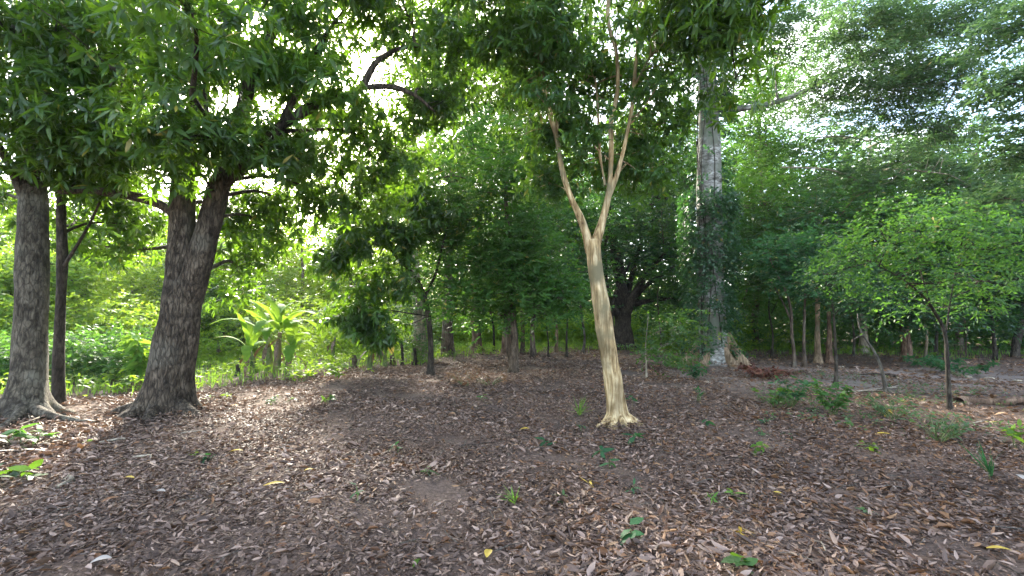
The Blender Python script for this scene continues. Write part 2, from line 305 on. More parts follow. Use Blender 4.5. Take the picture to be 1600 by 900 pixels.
def scatter(n, rmin, rmax, r, half=58):
    rr = np.sqrt(r.uniform(rmin ** 2, rmax ** 2, n)); a = np.radians(r.uniform(-half, half, n)); return rr * np.sin(a), rr * np.cos(a)
ROOTS = [(*G(262, 642)[:2], .16, .75), (*G(42, 652)[:2], .15, .8), (*G(966, 660)[:2], .09, .38), (*G(1113, 571)[:2], .2, 1.2)]
def make_litter():
    r = np.random.default_rng(21); near = MB(); rust = MB()
    for n, a, b, shape, L in ((80000, 1.6, 7.5, 'dia', .026), (165000, 1.6, 9.0, 'curl', .060), (170000, 9, 16, 'fold', .088), (80000, 16, 27, 'fold', .12)):
        x, y = scatter(n, a, b, r); p2 = np.stack([x, y, 0 * x], 1)
        k = inclear(x, y) + r.normal(0, 3.0, n); dens = .5 + .5 * noise3(p2, 1.1) + .3 * noise3(p2, 3.1)
        keep = (k > 0) & (r.uniform(-.6, 1, n) < 1.3 * dens + .08)
        keep &= ~((x > 4.5) & (y > 6.5) & (r.uniform(0, 1, n) < .55))     # thinner litter on the right
        x, y = x[keep], y[keep]; N = len(x)
        z = hgt(x, y) + r.uniform(.004, .036, N)
        for q in ROOTS: dq = np.hypot(x - q[0], y - q[1]); z = z + q[2] * np.exp(-(dq / q[3]) ** 2) * r.uniform(.3, 1, N)
        th = r.uniform(0, 6.28, N); d = np.stack([np.cos(th), np.sin(th), r.normal(0, .22, N)], 1)
        nr = nrmz(arr(0, 0, 1) + r.normal(0, .5, (N, 3)))
        l = L * r.uniform(.3, 1.3, N) * np.where(r.uniform(0, 1, N) < .07, 1.6, 1) * (1 + .2 * noise3(np.stack([x, y, 0 * x], 1), .7)); w = l * r.uniform(.14, .42, N)
        t = np.clip(r.beta(1.1, 1.5, N) + .1 * noise3(np.stack([x, y, 0 * x], 1), .8), 0, 1)
        isr = r.uniform(0, 1, N) < np.clip(.13 + .10 * (x / 3), .06, .45)
        for mb, s in ((near, ~isr), (rust, isr)):
            leaves(mb, np.stack([x, y, z], 1)[s], d[s], nr[s], l[s], w[s], r.uniform(-.35, .35, s.sum()), shape, t[s], fold=.35, r=r)
    tag(near.build('leaf_litter', ML['litter']), 'brown and mauve curled dry leaves covering the whole clearing floor', 'leaf litter', kind='stuff')
    tag(rust.build('rusty_leaf_litter', ML['rust']), 'orange-brown dry leaves scattered through the duller litter', 'leaf litter', kind='stuff')
    tw = MB()
    x, y = scatter(1100, 1.8, 16, r); k = inclear(x, y) > 4
    for a, b in zip(x[k], y[k]):
        th = r.uniform(0, 3.14); L = r.uniform(.06, .3); z = float(hgt(a, b)) + .03; dx, dy = math.cos(th) * L / 2, math.sin(th) * L / 2
        tube(tw, [(a - dx, b - dy, z, .003), (a + r.normal(0, .02), b + r.normal(0, .02), z + .015, .0035), (a + dx, b + dy, z, .002)], 4, .1, tint=r.uniform())
    tag(tw.build('twig_litter', MBK['ash']), 'thin pale broken twigs strewn among the dry leaves', 'twigs', kind='stuff')
make_litter()

def make_grass():
    r = np.random.default_rng(31); g = MB()
    def blades(x, y, L, t=None):
        N = len(x); th = r.uniform(0, 6.28, N); d = np.stack([np.cos(th) * .45, np.sin(th) * .45, np.ones(N)], 1)
        leaves(g, np.stack([x, y, hgt(x, y)], 1), d, np.stack([-np.cos(th), -np.sin(th), .4 + 0 * x], 1) * -1, L * r.uniform(.5, 1.4, N), .012 + 0 * x + L * .03, r.uniform(.1, .5, N), 'dia', t, r=r)
    x, y = scatter(90000, 8.5, 30, r, 60); k = inclear(x, y, 0) + r.normal(0, 4, len(x)) < 0
    k &= (r.uniform(-1, 1.2, len(x)) < noise3(np.stack([x, y, 0 * x], 1), 1.2) + .6)
    blades(x[k], y[k], .22)
    o = g.build('grass', ML['grass']); tag(o, 'bright green grass beyond the edge of the leaf-covered clearing', 'grass', kind='stuff')
    w = MB()                                                 # low broad-leaved weeds
    x, y = scatter(9000, 9, 26, r, 60); k = (inclear(x, y, 0) + r.normal(0, 3, len(x)) < 2)
    x, y = x[k], y[k]; hh = r.uniform(.05, .4, len(x))
    rosettes(w, np.stack([x, y, hgt(x, y) + hh], 1), arr(0, 0, 1) + r.normal(0, .25, (len(x), 3)), 7, .13, .06, .3, 'dia', r=r)
    tag(w.build('ground_cover', ML['bright']), 'low broad-leaved weeds mixed into the grass beyond the clearing', 'weeds', kind='stuff')
    v = MB(); x, y = scatter(5200, 6.5, 15, r, 60); px, py = to_px(x, y)
    k = (px > 1180) & (noise3(np.stack([x, y, 0 * x], 1), .9) > -.05 + r.normal(0, .3, len(x))) & (py < 700)
    x, y = x[k], y[k]
    rosettes(v, np.stack([x, y, hgt(x, y) + r.uniform(.02, .11, len(x))], 1), arr(0, 0, 1) + r.normal(0, .35, (len(x), 3)), 5, .07, .028, .2, 'dia', r=r)
    tag(v.build('sparse_weeds', ML['pale']), 'thin grey-green weeds growing through the litter around the forked sapling', 'weeds', kind='stuff')
make_grass()

# ---------------------------------------------------------------- trees
def blob_pts(b, r):
    """b: (px, py, Y, rx_px, ry_px, depth_m, count) -> sub-clump centres and radii in metres"""
    px, py, Y, rx, ry, rd, S = b[:7]; c = P(px, py, Y); k = Y / FP
    u = nrmz(r.normal(size=(S * 3, 3))) * (r.uniform(0, 1, (S * 3, 1)) ** (1 / 2.3)); q = c + u * arr(rx * k, rd, ry * k)
    f = q[noise3(q, .75) > r.normal(-.35, .3, len(q))][:S]; q = f if len(f) > .5 * S else q[:int(.7 * S) + 1]
    q[:, 2] = np.maximum(q[:, 2], .35)
    return c, q
def sub_clusters(q, rad, kper, r, flat=.6):
    S = len(q); o = r.normal(size=(S, kper, 3)) * arr(1, 1, flat) * .55 * rad
    C = (q[:, None] + o); A = nrmz(o + arr(0, 0, .25) * rad + r.normal(0, .25 * rad, o.shape)); t = np.repeat(r.uniform(0, 1, S), kper)
    return C.reshape(-1, 3), A.reshape(-1, 3), t
def make_tree(name, label, cat, base, stems, blobs, leaf, mode='spray', rad=.5, kper=14, n=9, L=.1, W=.04, tw=.3, droop=.2, bark='brown',
              seg=10, group=None, seed=0, limb_r=.05, auto=True, shape=None, flat=.6, trunk_label=None, twig_frac=.8, stemkw=None, wob=.02):
    """stems: list of polylines with rows (x,y,z,r); the first is the trunk"""
    r = np.random.default_rng(1000 + seed); t = thing(name, tuple(base), label, cat, group); mb = MB(); joints = []; ks = math.cos(math.atan2(base[0], base[1])) if base[1] > 3 else 1
    ks = ks if ks < .93 else 1
    for i, s in enumerate(stems):
        kw = dict(seg=seg if i == 0 else max(6, seg // 2 if seg > 16 else seg - 2), step=.25, rough=0, wob=0, seed=seed + i)
        if stemkw: kw.update(stemkw[i] if i < len(stemkw) else {})
        s = np.array([list(q) for q in s], float); s[:, 3] *= ks
        c = tube(mb, s, **kw); joints.append(c[len(c) // 3 if i == 0 else 1:])
    joints = np.vstack(joints)
    cr = MB()
    for b in blobs:
        c, q = blob_pts(b, r)
        if len(q) == 0: continue
        if auto:
            jd = np.linalg.norm(joints - c, axis=1) + 1.2 * np.maximum(0, joints[:, 2] - c[2] + .3); j = joints[np.argmin(jd)]
            D = np.linalg.norm(c - j)
            if D > .3:
                mid = (j + c) / 2 + r.normal(0, .08 * D, 3) + arr(0, 0, .06 * D)
                rr = limb_r * min(1.3, .5 + D * .12)
                lc = tube(mb, [(*j, rr), (*mid, rr * .7), (*c, rr * .35)], 7, .25, seed=seed, wob=wob)
                pool = np.vstack([lc[1:], joints[jd < jd.min() + 1.5]])
            else: pool = joints[jd < jd.min() + 1.0]
            for p in q:
                if r.uniform() > twig_frac: continue
                dd = np.linalg.norm(pool - p, axis=1) + .5 * np.maximum(0, pool[:, 2] - p[2]); a = pool[np.argmin(dd)]; D = np.linalg.norm(p - a)
                if D < .1: continue
                tr = min(.022, .006 + .006 * D); m = (a + p) / 2 + r.normal(0, .1 * D, 3)
                tube(mb, [(*a, tr), (*m, tr * .7), (*p, tr * .4)], 4, .35)
        C, A, t0 = sub_clusters(q, rad, b[7] if len(b) > 7 else kper, r, flat)
        if mode == 'ros': rosettes(cr, C, A, n, L, W, droop, shape or 'lance', t0, r=r)
        else: sprays(cr, C, A * arr(1, 1, .5), n, L, W, tw, droop, shape or 'dia', t0, r=r)
    tr = mb.build('trunk', MBK[bark], t); tr.matrix_parent_inverse = __import__('mathutils').Matrix.Translation(-Vector(base))
    if trunk_label: tr['label'] = trunk_label
    if cr.n:
        co = cr.build('crown', ML[leaf], t); co.matrix_parent_inverse = tr.matrix_parent_inverse.copy()
    return t
def PR(px, py, Y, r): return (*P(px, py, Y), r)

# --- A: big grey trunk at the left edge
b = G(42, 652)
make_tree('broadleaf_tree', 'large tree with grey lichened trunk and spreading roots at the left edge', 'tree', b,
    [[(b[0], b[1], -.15, .33), PR(45, 560, 7.25, .31), PR(50, 450, 7.25, .285), PR(52, 320, 7.3, .25), PR(48, 200, 7.4, .20), PR(48, 90, 7.5, .17), PR(60, -80, 7.6, .13), PR(90, -250, 7.6, .08)],
     [PR(50, 130, 7.4, .14), PR(100, 75, 7.0, .11), PR(20, 45, 6.6, .10), PR(-60, 20, 6.0, .07)],
     [PR(48, 120, 7.4, .13), PR(90, 70, 7.2, .12), PR(130, 95, 6.9, .08), PR(200, 110, 6.5, .05)],
     [PR(50, 330, 7.3, .12), PR(5, 240, 7.0, .09), PR(-60, 160, 6.5, .06)],
     [(b[0], b[1], .22, .14), (b[0] + .45, b[1] - .18, .09, .10), (b[0] + .95, b[1] - .25, .02, .06), (b[0] + 1.4, b[1] - .2, -.05, .03)],
     [(b[0], b[1], .25, .13), (b[0] + .25, b[1] - .4, .06, .10), (b[0] + .35, b[1] - .75, -.06, .06)],
     [(b[0], b[1], .25, .15), (b[0] - .4, b[1] - .35, .08, .11), (b[0] - .7, b[1] - .7, -.06, .07)]],
    [(60, 60, 6.8, 170, 90, 1.8, 40), (0, 170, 6.6, 120, 80, 1.5, 24), (130, 180, 7.0, 120, 60, 1.2, 22), (20, -90, 7.5, 260, 70, 2.2, 40), (150, 260, 7.4, 80, 40, .8, 14), (5, 300, 8.6, 60, 60, 1.0, 12), (150, 60, 7.6, 120, 80, 1.4, 20)],
    'mango', 'ros', .5, 15, 11, .21, .045, droop=.45, bark='left', seg=44, seed=1, limb_r=.06, trunk_label='grey trunk with pale lichen and flared roots',
    stemkw=[dict(step=.06, rough=.010, flare=.95, flare_h=.28, lobes=6, flute=.02, base_z=0)] + [dict(step=.15, rough=.006, seg=12)] * 3 + [dict(step=.1, rough=.01, seg=14)] * 3)
# --- B: thin dark trunk beside it
b = G(92, 634)
make_tree('slender_tree', 'slim dark straight trunk just right of the big grey trunk', 'tree', b,
    [[(b[0], b[1], -.1, .125), PR(93, 520, b[1], .11), PR(97, 400, b[1], .10), PR(97, 290, b[1], .075), PR(112, 230, b[1], .05), PR(130, 170, b[1], .03)],
     [PR(97, 420, b[1], .04), PR(140, 350, b[1] - .3, .03), PR(175, 270, b[1] - .6, .018)],
     [PR(97, 330, b[1], .04), PR(80, 270, b[1] - .1, .03), PR(70, 200, b[1] - .2, .018)]],
    [(150, 260, 7.6, 90, 50, .9, 26), (190, 350, 9.0, 60, 55, .8, 14), (120, 340, 9, 60, 30, .8, 8)],
    'mango', 'ros', .4, 13, 9, .18, .045, droop=.5, bark='dark', seg=16, seed=2, stemkw=[dict(rough=.006, step=.12, flare=.25, flare_h=.15, base_z=0)])
# --- C: great forked mango
b = G(262, 642)
Y = b[1]
make_tree('mango_tree', 'massive forked mango tree with dark cracked trunk, left of the clearing', 'tree', b,
    [[(b[0] - .02, b[1], -.15, .42), PR(266, 590, Y, .40), PR(277, 520, Y, .375), PR(286, 460, Y, .36), PR(287, 410, Y, .31), PR(284, 360, Y, .25), PR(287, 300, Y, .215), PR(290, 230, Y, .19), PR(318, 120, Y, .16), PR(318, 10, Y, .12), PR(300, -120, Y, .08)],
     [PR(294, 470, Y - .03, .25), PR(304, 430, Y - .07, .245), PR(318, 385, Y - .09, .225), PR(331, 340, Y - .08, .205), PR(344, 290, Y - .05, .19), PR(368, 235, Y, .17), PR(385, 150, Y, .14), PR(415, 70, Y, .12), PR(440, -10, Y, .09), PR(450, -100, Y, .06)],
     [PR(350, 285, Y - .05, .15), PR(395, 245, Y, .14), PR(450, 190, Y + .1, .11), PR(500, 160, Y + .2, .095), PR(560, 140, Y + .3, .08), PR(590, 95, Y + .3, .06), PR(640, 72, Y + .3, .045), PR(700, 68, Y + .2, .03)],
     [PR(560, 138, Y + .3, .07), PR(610, 135, Y + .3, .055), PR(650, 150, Y + .2, .04), PR(680, 175, Y + .1, .02)],
     [PR(430, 215, Y + .1, .09), PR(470, 130, Y + .2, .07), PR(500, 70, Y + .3, .05), PR(540, 10, Y + .3, .03)],
     [PR(290, 355, Y, .12), PR(255, 322, Y - .1, .10), PR(200, 305, Y - .2, .09), PR(140, 298, Y - .3, .07), PR(90, 300, Y - .5, .03)],
     [PR(320, 120, Y, .09), PR(290, 50, Y - .5, .07), PR(250, -30, Y - 1.0, .05)],
     [PR(370, 230, Y, .07), PR(330, 190, Y - 1, .05), PR(300, 150, Y - 1.8, .03)],
     [(b[0], b[1], .25, .17), (b[0] - .45, b[1] - .15, .09, .12), (b[0] - .85, b[1] - .2, -.05, .06)],
     [(b[0], b[1], .25, .16), (b[0] + .40, b[1] - .2, .07, .12), (b[0] + .75, b[1] - .3, -.06, .06)],
     [(b[0], b[1], .22, .15), (b[0] + .1, b[1] - .42, .07, .11), (b[0] + .2, b[1] - .72, -.06, .06)],
     [(b[0], b[1], .22, .14), (b[0] - .2, b[1] - .42, .06, .10), (b[0] - .3, b[1] - .7, -.06, .06)]],
    [(335, 215, 6.4, 90, 45, .7, 14), (300, 255, 6.9, 60, 25, .4, 6), (390, 225, 6.9, 60, 30, .4, 7), (320, 110, 6.5, 60, 60, .5, 8), (250, 60, 7.0, 140, 80, 1.6, 26), (400, 70, 7.4, 100, 70, 1.5, 24), (430, 230, 7.6, 70, 40, .8, 12), (470, 250, 8.5, 60, 40, .8, 14), (500, 300, 9.2, 50, 35, .8, 12), (450, 320, 9.4, 50, 35, .8, 10),
     (540, 40, 8.4, 100, 60, 1.5, 30), (640, 30, 8.0, 90, 60, 1.5, 26), (660, 140, 8.2, 80, 60, 1.1, 22), (590, 220, 8.8, 80, 60, 1.1, 26), (570, 300, 9.6, 50, 50, .9, 16), (460, 150, 9.5, 80, 60, 1.3, 16), (530, 130, 7.6, 80, 45, .8, 14), (480, 80, 8.0, 60, 60, .8, 10),
     (230, 150, 7.8, 120, 50, 1.4, 20), (410, 340, 9.0, 60, 50, .9, 14), (190, 320, 9.0, 90, 45, 1.0, 26), (165, 385, 9.8, 60, 30, .8, 14), (420, -100, 8.6, 280, 70, 2.6, 60), (640, -120, 9.5, 160, 80, 2.4, 34), (330, 330, 9.5, 80, 60, .8, 8), (180, 230, 7.0, 90, 40, .8, 14), (300, 20, 4.9, 90, 60, .6, 8), (370, 420, 10.0, 60, 60, .8, 14)],
    'mango', 'ros', .48, 14, 11, .215, .047, droop=.5, bark='mango', seg=56, seed=3, limb_r=.055, trunk_label='thick dark cracked trunk forking in two',
    stemkw=[dict(step=.05, rough=.016, flare=.62, flare_h=.26, lobes=7, base_z=0, flute=.025), dict(seg=40, step=.06, rough=.014, flute=.02), dict(seg=18, step=.1, rough=.012)] + [dict(seg=12, step=.12, rough=.008)] * 5 + [dict(seg=16, step=.1, rough=.012)] * 4)
# --- J: cream tree
b = G(966, 660); Y = b[1]
def cs(px, py, r, dy=0): return PR(px, py, Y + dy, r)
make_tree('cream_barked_tree', 'slender leaning tree with smooth cream bark forking into thin limbs, alone on the litter', 'tree', b,
    [[(b[0] + .02, b[1], -.1, .135), cs(962, 620, .132), cs(955, 570, .13), cs(945, 510, .122), cs(935, 450, .115), cs(928, 400, .11), cs(925, 375, .11)],
     [cs(926, 395, 0.0850), cs(912, 350, 0.0527), cs(893, 310, 0.0442), cs(876, 262, 0.0382), cs(868, 210, 0.0323), cs(858, 170, 0.0272), cs(852, 130, 0.0238), cs(840, 80, 0.0170), cs(820, 40, 0.0102)],
     [cs(926, 395, 0.0850), cs(938, 355, 0.0578), cs(948, 315, 0.0493), cs(953, 280, 0.0408), cs(956, 235, 0.0357), cs(956, 190, 0.0340), cs(965, 140, 0.0314), cs(963, 80, 0.0289), cs(950, 30, 0.0255), cs(953, -40, 0.0187), cs(960, -120, 0.0102)],
     [cs(948, 315, 0.0425), cs(966, 270, 0.0357), cs(978, 220, 0.0340), cs(988, 160, 0.0306), cs(996, 90, 0.0255), cs(997, 30, 0.0204), cs(1010, -60, 0.0127)],
     [cs(858, 170, 0.0170), cs(845, 120, 0.0136), cs(832, 70, 0.0085)],
     [cs(990, 140, 0.0170), cs(1015, 95, 0.0127), cs(1040, 60, 0.0085)],
     [cs(945, 290, 0.0255), cs(938, 240, 0.0221), cs(935, 170, 0.0170, .2), cs(930, 120, 0.0102, .4)],
     [(b[0], b[1], .2, .07), (b[0] + .15, b[1] - .12, .07, .05), (b[0] + .36, b[1] - .2, -.03, .03)],
     [(b[0], b[1], .2, .065), (b[0] + .02, b[1] - .2, .05, .045), (b[0] + .06, b[1] - .36, -.04, .03)],
     [(b[0], b[1], .2, .06), (b[0] - .17, b[1] - .1, .05, .04), (b[0] - .34, b[1] - .1, -.04, .025)],
     [(b[0], b[1], .18, .06), (b[0] + .22, b[1] + .02, .05, .04), (b[0] + .4, b[1] + .08, -.04, .025)]],
    [(880, 60, 6.6, 110, 70, 1.3, 34), (1010, 60, 6.8, 110, 70, 1.3, 34), (860, 200, 7.3, 75, 50, .6, 18), (1010, 190, 7.4, 70, 55, .7, 14), (950, -90, 6.8, 240, 80, 1.8, 46), (900, 130, 7.5, 80, 50, .6, 16), (945, 240, 7.3, 70, 45, .4, 16), (870, 290, 7.5, 50, 35, .4, 9), (850, 160, 6.3, 40, 30, .3, 4), (1030, 130, 6.3, 30, 40, .3, 4), (915, 190, 6.4, 30, 30, .3, 4), (1010, 270, 7.6, 50, 40, .5, 9), (790, 80, 7.2, 80, 70, 1.1, 26), (980, 120, 7.5, 50, 60, .6, 10)],
    'mid', 'ros', .36, 14, 10, .15, .042, droop=.5, bark='cream', seg=36, seed=4, limb_r=.03, trunk_label='cream bark with tan streaks and small flared roots',
    stemkw=[dict(step=.03, rough=.009, flare=.85, flare_h=.15, lobes=5, flute=.055, twist=1.3, base_z=0)] + [dict(seg=14, step=.05, rough=.005, flute=.10, twist=2.4, wob=.012)] * 6 + [dict(seg=12, step=.05, rough=.005)] * 4)
# --- F: small dark-stemmed mango beside the banana stumps
b = G(673, 583); Y = b[1]
make_tree('young_mango_tree', 'young mango tree with thin dark stem and crown drooping to the left', 'tree', b,
    [[(b[0], b[1], -.1, .10), PR(673, 540, Y, .085), PR(670, 500, Y, .08), PR(663, 465, Y, .075), PR(650, 435, Y, .06), PR(620, 400, Y - .2, .05), PR(590, 365, Y - .4, .035), PR(565, 340, Y - .6, .02)],
     [PR(666, 475, Y, .05), PR(640, 450, Y, .04), PR(600, 455, Y, .03), PR(560, 450, Y, .02)],
     [PR(663, 465, Y, .05), PR(680, 430, Y, .04), PR(690, 390, Y, .03), PR(700, 350, Y, .015)]],
    [(560, 350, 12.2, 60, 40, .8, 26), (530, 410, 12.2, 45, 35, .8, 20), (590, 440, 12.4, 55, 40, .9, 28), (620, 380, 12.6, 50, 40, .8, 22), (560, 490, 12.2, 50, 30, .7, 24), (600, 520, 12.4, 38, 20, .6, 12), (690, 340, 13, 50, 45, .8, 16), (640, 300, 13, 50, 35, .8, 16)],
    'mango', 'ros', .38, 12, 10, .26, .058, droop=.7, bark='dark', seg=12, seed=5, limb_r=.03, stemkw=[dict(rough=.006, step=.1, flare=.3, flare_h=.12, base_z=0)])
# --- L: kapok with pale trunk and plank buttresses
b = G(1113, 571); Y = b[1]
t = make_tree('kapok_tree', 'tall thick kapok with whitish grey trunk and plank buttress roots', 'tree', b,
    [[(b[0], b[1], -.15, .50), PR(1113, 500, Y, .46), PR(1110, 420, Y, .45), PR(1108, 330, Y, .43), PR(1108, 250, Y, .40), PR(1107, 180, Y, .36), PR(1104, 90, Y, .30), PR(1100, -20, Y, .2), PR(1095, -160, Y, .14)],
     [PR(1107, 170, Y, .16), PR(1170, 168, Y - .2, .10), PR(1240, 150, Y - .5, .085), PR(1310, 112, Y - .8, .06), PR(1380, 75, Y - 1, .05), PR(1445, 15, Y - 1, .035), PR(1500, -40, Y - 1, .03)],
     [PR(1385, 72, Y - 1, .05), PR(1460, 55, Y - 1, .035), PR(1520, 60, Y - 1.2, .02)],
     [PR(1104, 130, Y, .12), PR(1060, 95, Y, .09), PR(1040, 70, Y, .07), PR(1000, 20, Y, .04)],
     [PR(1385, 72, Y - 1, .03), PR(1383, 30, Y - 1, .02), PR(1375, -20, Y - 1, .012)]],
    [(1330, 40, 14, 110, 60, 1.6, 55), (1450, 30, 14, 100, 60, 1.6, 60), (1400, 130, 14.2, 120, 60, 1.4, 80), (1500, 130, 14.2, 60, 50, 1.2, 26), (1290, 150, 14.5, 70, 50, 1.2, 34), (1550, 70, 13.5, 70, 50, 1.4, 13), (1220, 60, 13.5, 60, 60, 1, 26), (1400, -90, 14, 260, 70, 2, 40), (1460, 200, 15, 80, 40, 1, 26)],
    'pale', 'spray', .5, 17, 10, .13, .05, tw=.4, droop=.2, bark='kapok', seg=40, seed=6, limb_r=.05, flat=.35, trunk_label='pale grey trunk, whiter higher up, with buttresses',
    stemkw=[dict(step=.12, rough=.012, flare=.35, flare_h=.5, lobes=5, base_z=0)] + [dict(seg=12, step=.2, rough=.008)] * 3)
# buttresses: thick tapering planks
bt = MB()
for ang, ln, hh in ((-14, 1.0, 1.75), (22, 1.25, 1.5), (-62, .75, 1.1), (-130, .8, 1.0), (170, .9, 1.2)):
    a = R(ang); d = arr(math.cos(a), math.sin(a), 0); s = arr(-d[1], d[0], 0); V = []; K = 14
    for i in range(K + 1):
        f = i / K; top = hh * (1 - f) ** 1.25 + .06; w = .11 * (1 - .45 * f); c = b + d * (.22 + ln * f) + s * .06 * math.sin(3 * f + ang)
        for sg, z, ww in ((1, -.15, 1.5), (1, top * .6, 1), (1, top, .55), (-1, top, .55), (-1, top * .6, 1), (-1, -.15, 1.5)): V.append(c * arr(1, 1, 0) + s * sg * w * ww + arr(0, 0, z))
    V = np.array(V); V += .012 * noise3(V, 4)[:, None] * s
    Q = [[i * 6 + j, i * 6 + j + 1, (i + 1) * 6 + j + 1, (i + 1) * 6 + j] for i in range(K) for j in range(5)] + [[K * 6 + 0, K * 6 + 1, K * 6 + 4, K * 6 + 5], [K * 6 + 1, K * 6 + 2, K * 6 + 3, K * 6 + 4]]
    bt.add(V, Q, None, .5, True)
o = bt.build('buttress', MBK['tan'], t); o.matrix_parent_inverse = __import__('mathutils').Matrix.Translation(-Vector(b))
# climbing plant on the kapok
v = thing('climbing_vine', tuple(b + arr(0, -.45, 0)), 'dark leafy climber wrapped round the kapok trunk', 'vine'); vm = MB(); lf = MB(); r = np.random.default_rng(77)
for k in range(7):
    ph = r.uniform(2.6, 6.6); pts = []
    for i in range(14):
        z = i * .9; cx = P(1110, 500, Y)[0]; rr = .47 - .008 * i
        pts.append((cx + rr * math.cos(ph + .25 * math.sin(i * .9 + k)), Y + rr * math.sin(ph + .25 * math.sin(i * .9 + k)), z, .014))
    tube(vm, pts, 5, .3)
zz = np.r_[r.uniform(.5, 1.6, 90), r.uniform(1.6, 3.2, 230), r.uniform(3.2, 5.8, 700), r.uniform(8.2, 13, 800), r.uniform(5, 8, 90)]; ph = r.uniform(2.3, 7.0, len(zz)); rr = .42 + r.uniform(0, .38, len(zz)); cx = P(1108, 400, Y)[0]
C = np.stack([cx + rr * np.cos(ph), Y + rr * np.sin(ph), zz], 1); sprays(lf, C, np.stack([np.cos(ph), np.sin(ph), -.5 + 0 * ph], 1), 8, .13, .07, .3, .4, 'dia', r=r)
for nm, m_, mt in (('stem', vm, MBK['dark']), ('foliage', lf, ML['dark'])):
    o = m_.build(nm, mt, v); o.matrix_parent_inverse = __import__('mathutils').Matrix.Translation(-v.location)

# --- mid-distance trees: (px of base, py of base, trunk radius, top px, top py, leaf, bark, blobs, extra stems, label)
def mid(px, py, rad, tops, leaf, bark, blobs, label, name='broadleaf_tree', seed=0, kper=15, n=9, L=.14, W=.06, mode='spray', rad_s=.6, extra=(), group=None, flare=.4, Yo=None, **kw):
    b = G(px, py); Y = b[1]
    st = [(b[0], b[1], -.12, rad * 1.05)]; m = len(tops)
    for i, (x, y) in enumerate(tops): st.append(PR(x, y, Y, rad * (1 - .75 * (i + 1) / m)))
    bl = [(x, y, Y + dy, rx, ry, rd, S) for (x, y, dy, rx, ry, rd, S) in blobs]
    ex = [[PR(x, y, Y + dy, r_) for (x, y, dy, r_) in e] for e in extra]
    return make_tree(name, label, 'tree', b, [st] + ex, bl, leaf, mode, rad_s, kper, n, L, W, tw=.35, bark=bark, seg=14, seed=seed, limb_r=max(.025, rad * .35), group=group,
              stemkw=[dict(step=.12, rough=rad * .06, flare=flare, flare_h=.25, lobes=5, base_z=0, wob=.03)] + [dict(step=.2, seg=8, rough=.004)] * len(ex), **kw)
mid(803, 582, .12, [(802, 520), (800, 460), (795, 380), (790, 300), (785, 220)], 'fresh', 'brown',
    [(640, 300, 1, 60, 50, 1.3, 22), (690, 380, 1, 50, 50, 1.3, 20), (780, 300, 0, 75, 60, 1.3, 36), (840, 380, -.3, 70, 55, 1.2, 40), (770, 420, -.2, 70, 50, 1.2, 44), (820, 470, -.3, 80, 36, 1, 38), (870, 440, -.3, 60, 45, 1, 24), (750, 480, -.3, 50, 30, .8, 18), (700, 450, 0, 40, 35, .8, 12), (740, 230, 0, 60, 50, 1.2, 22), (830, 250, 0, 60, 50, 1.2, 24), (720, 340, 0, 45, 45, 1, 16)],
    'twin-stemmed brown tree with low dense crown nearest the middle of the grove', seed=10, extra=[[(800, 570, .15, .08), (792, 530, .2, .075), (788, 470, .3, .06), (770, 400, .3, .03)]])
mid(745, 553, .24, [(744, 520), (742, 470), (745, 400), (752, 320), (760, 240)], 'mid', 'red',
    [(740, 380, 0, 60, 50, 1.8, 32), (760, 290, 0, 70, 50, 2, 34), (700, 430, 0, 40, 30, 1.2, 14), (690, 250, 0, 60, 60, 2, 26), (760, 180, 0, 80, 50, 2, 32)],
    'reddish trunk with low spreading roots behind the dry weed clump', seed=11, flare=.8, rad_s=.75, L=.17, W=.07, extra=[[(745, 540, 0, .12), (760, 552, .2, .09), (785, 555, .4, .05)]])
mid(792, 556, .22, [(793, 520), (792, 470), (796, 400), (800, 320)], 'dark', 'red',
    [(800, 400, 0, 60, 50, 1.6, 26), (850, 330, 0, 70, 60, 2, 34), (810, 230, 0, 80, 60, 2, 30)],
    'reddish flared trunk partly hidden behind the twin-stemmed brown tree', seed=12, flare=1.0, rad_s=.75, L=.17, W=.07)
mid(832, 558, .12, [(832, 520), (833, 460), (836, 380), (845, 290)], 'dark', 'brown',
    [(850, 430, 0, 55, 40, 1.3, 26), (860, 350, 0, 60, 50, 1.3, 24), (890, 450, 0, 45, 35, 1.2, 18)],
    'straight pale-brown stem standing between the grove trunks and the cream tree', seed=13, rad_s=.6, L=.12, W=.055)
mid(886, 556, .05, [(886, 520), (886, 470), (890, 410)], 'dark', 'dark',
    [(885, 420, 0, 50, 45, 1.2, 26), (905, 340, 0, 50, 50, 1.2, 22), (870, 490, 0, 40, 18, .8, 10)],
    'very thin dark sapling stem seen left of the cream trunk', 'sapling', seed=14, rad_s=.55)
mid(858, 556, .035, [(856, 520), (852, 470), (848, 420)], 'dark', 'dark', [(850, 470, 0, 35, 25, .8, 12)],
    'thinnest sapling in the grove, between two brown stems', 'sapling', seed=15)
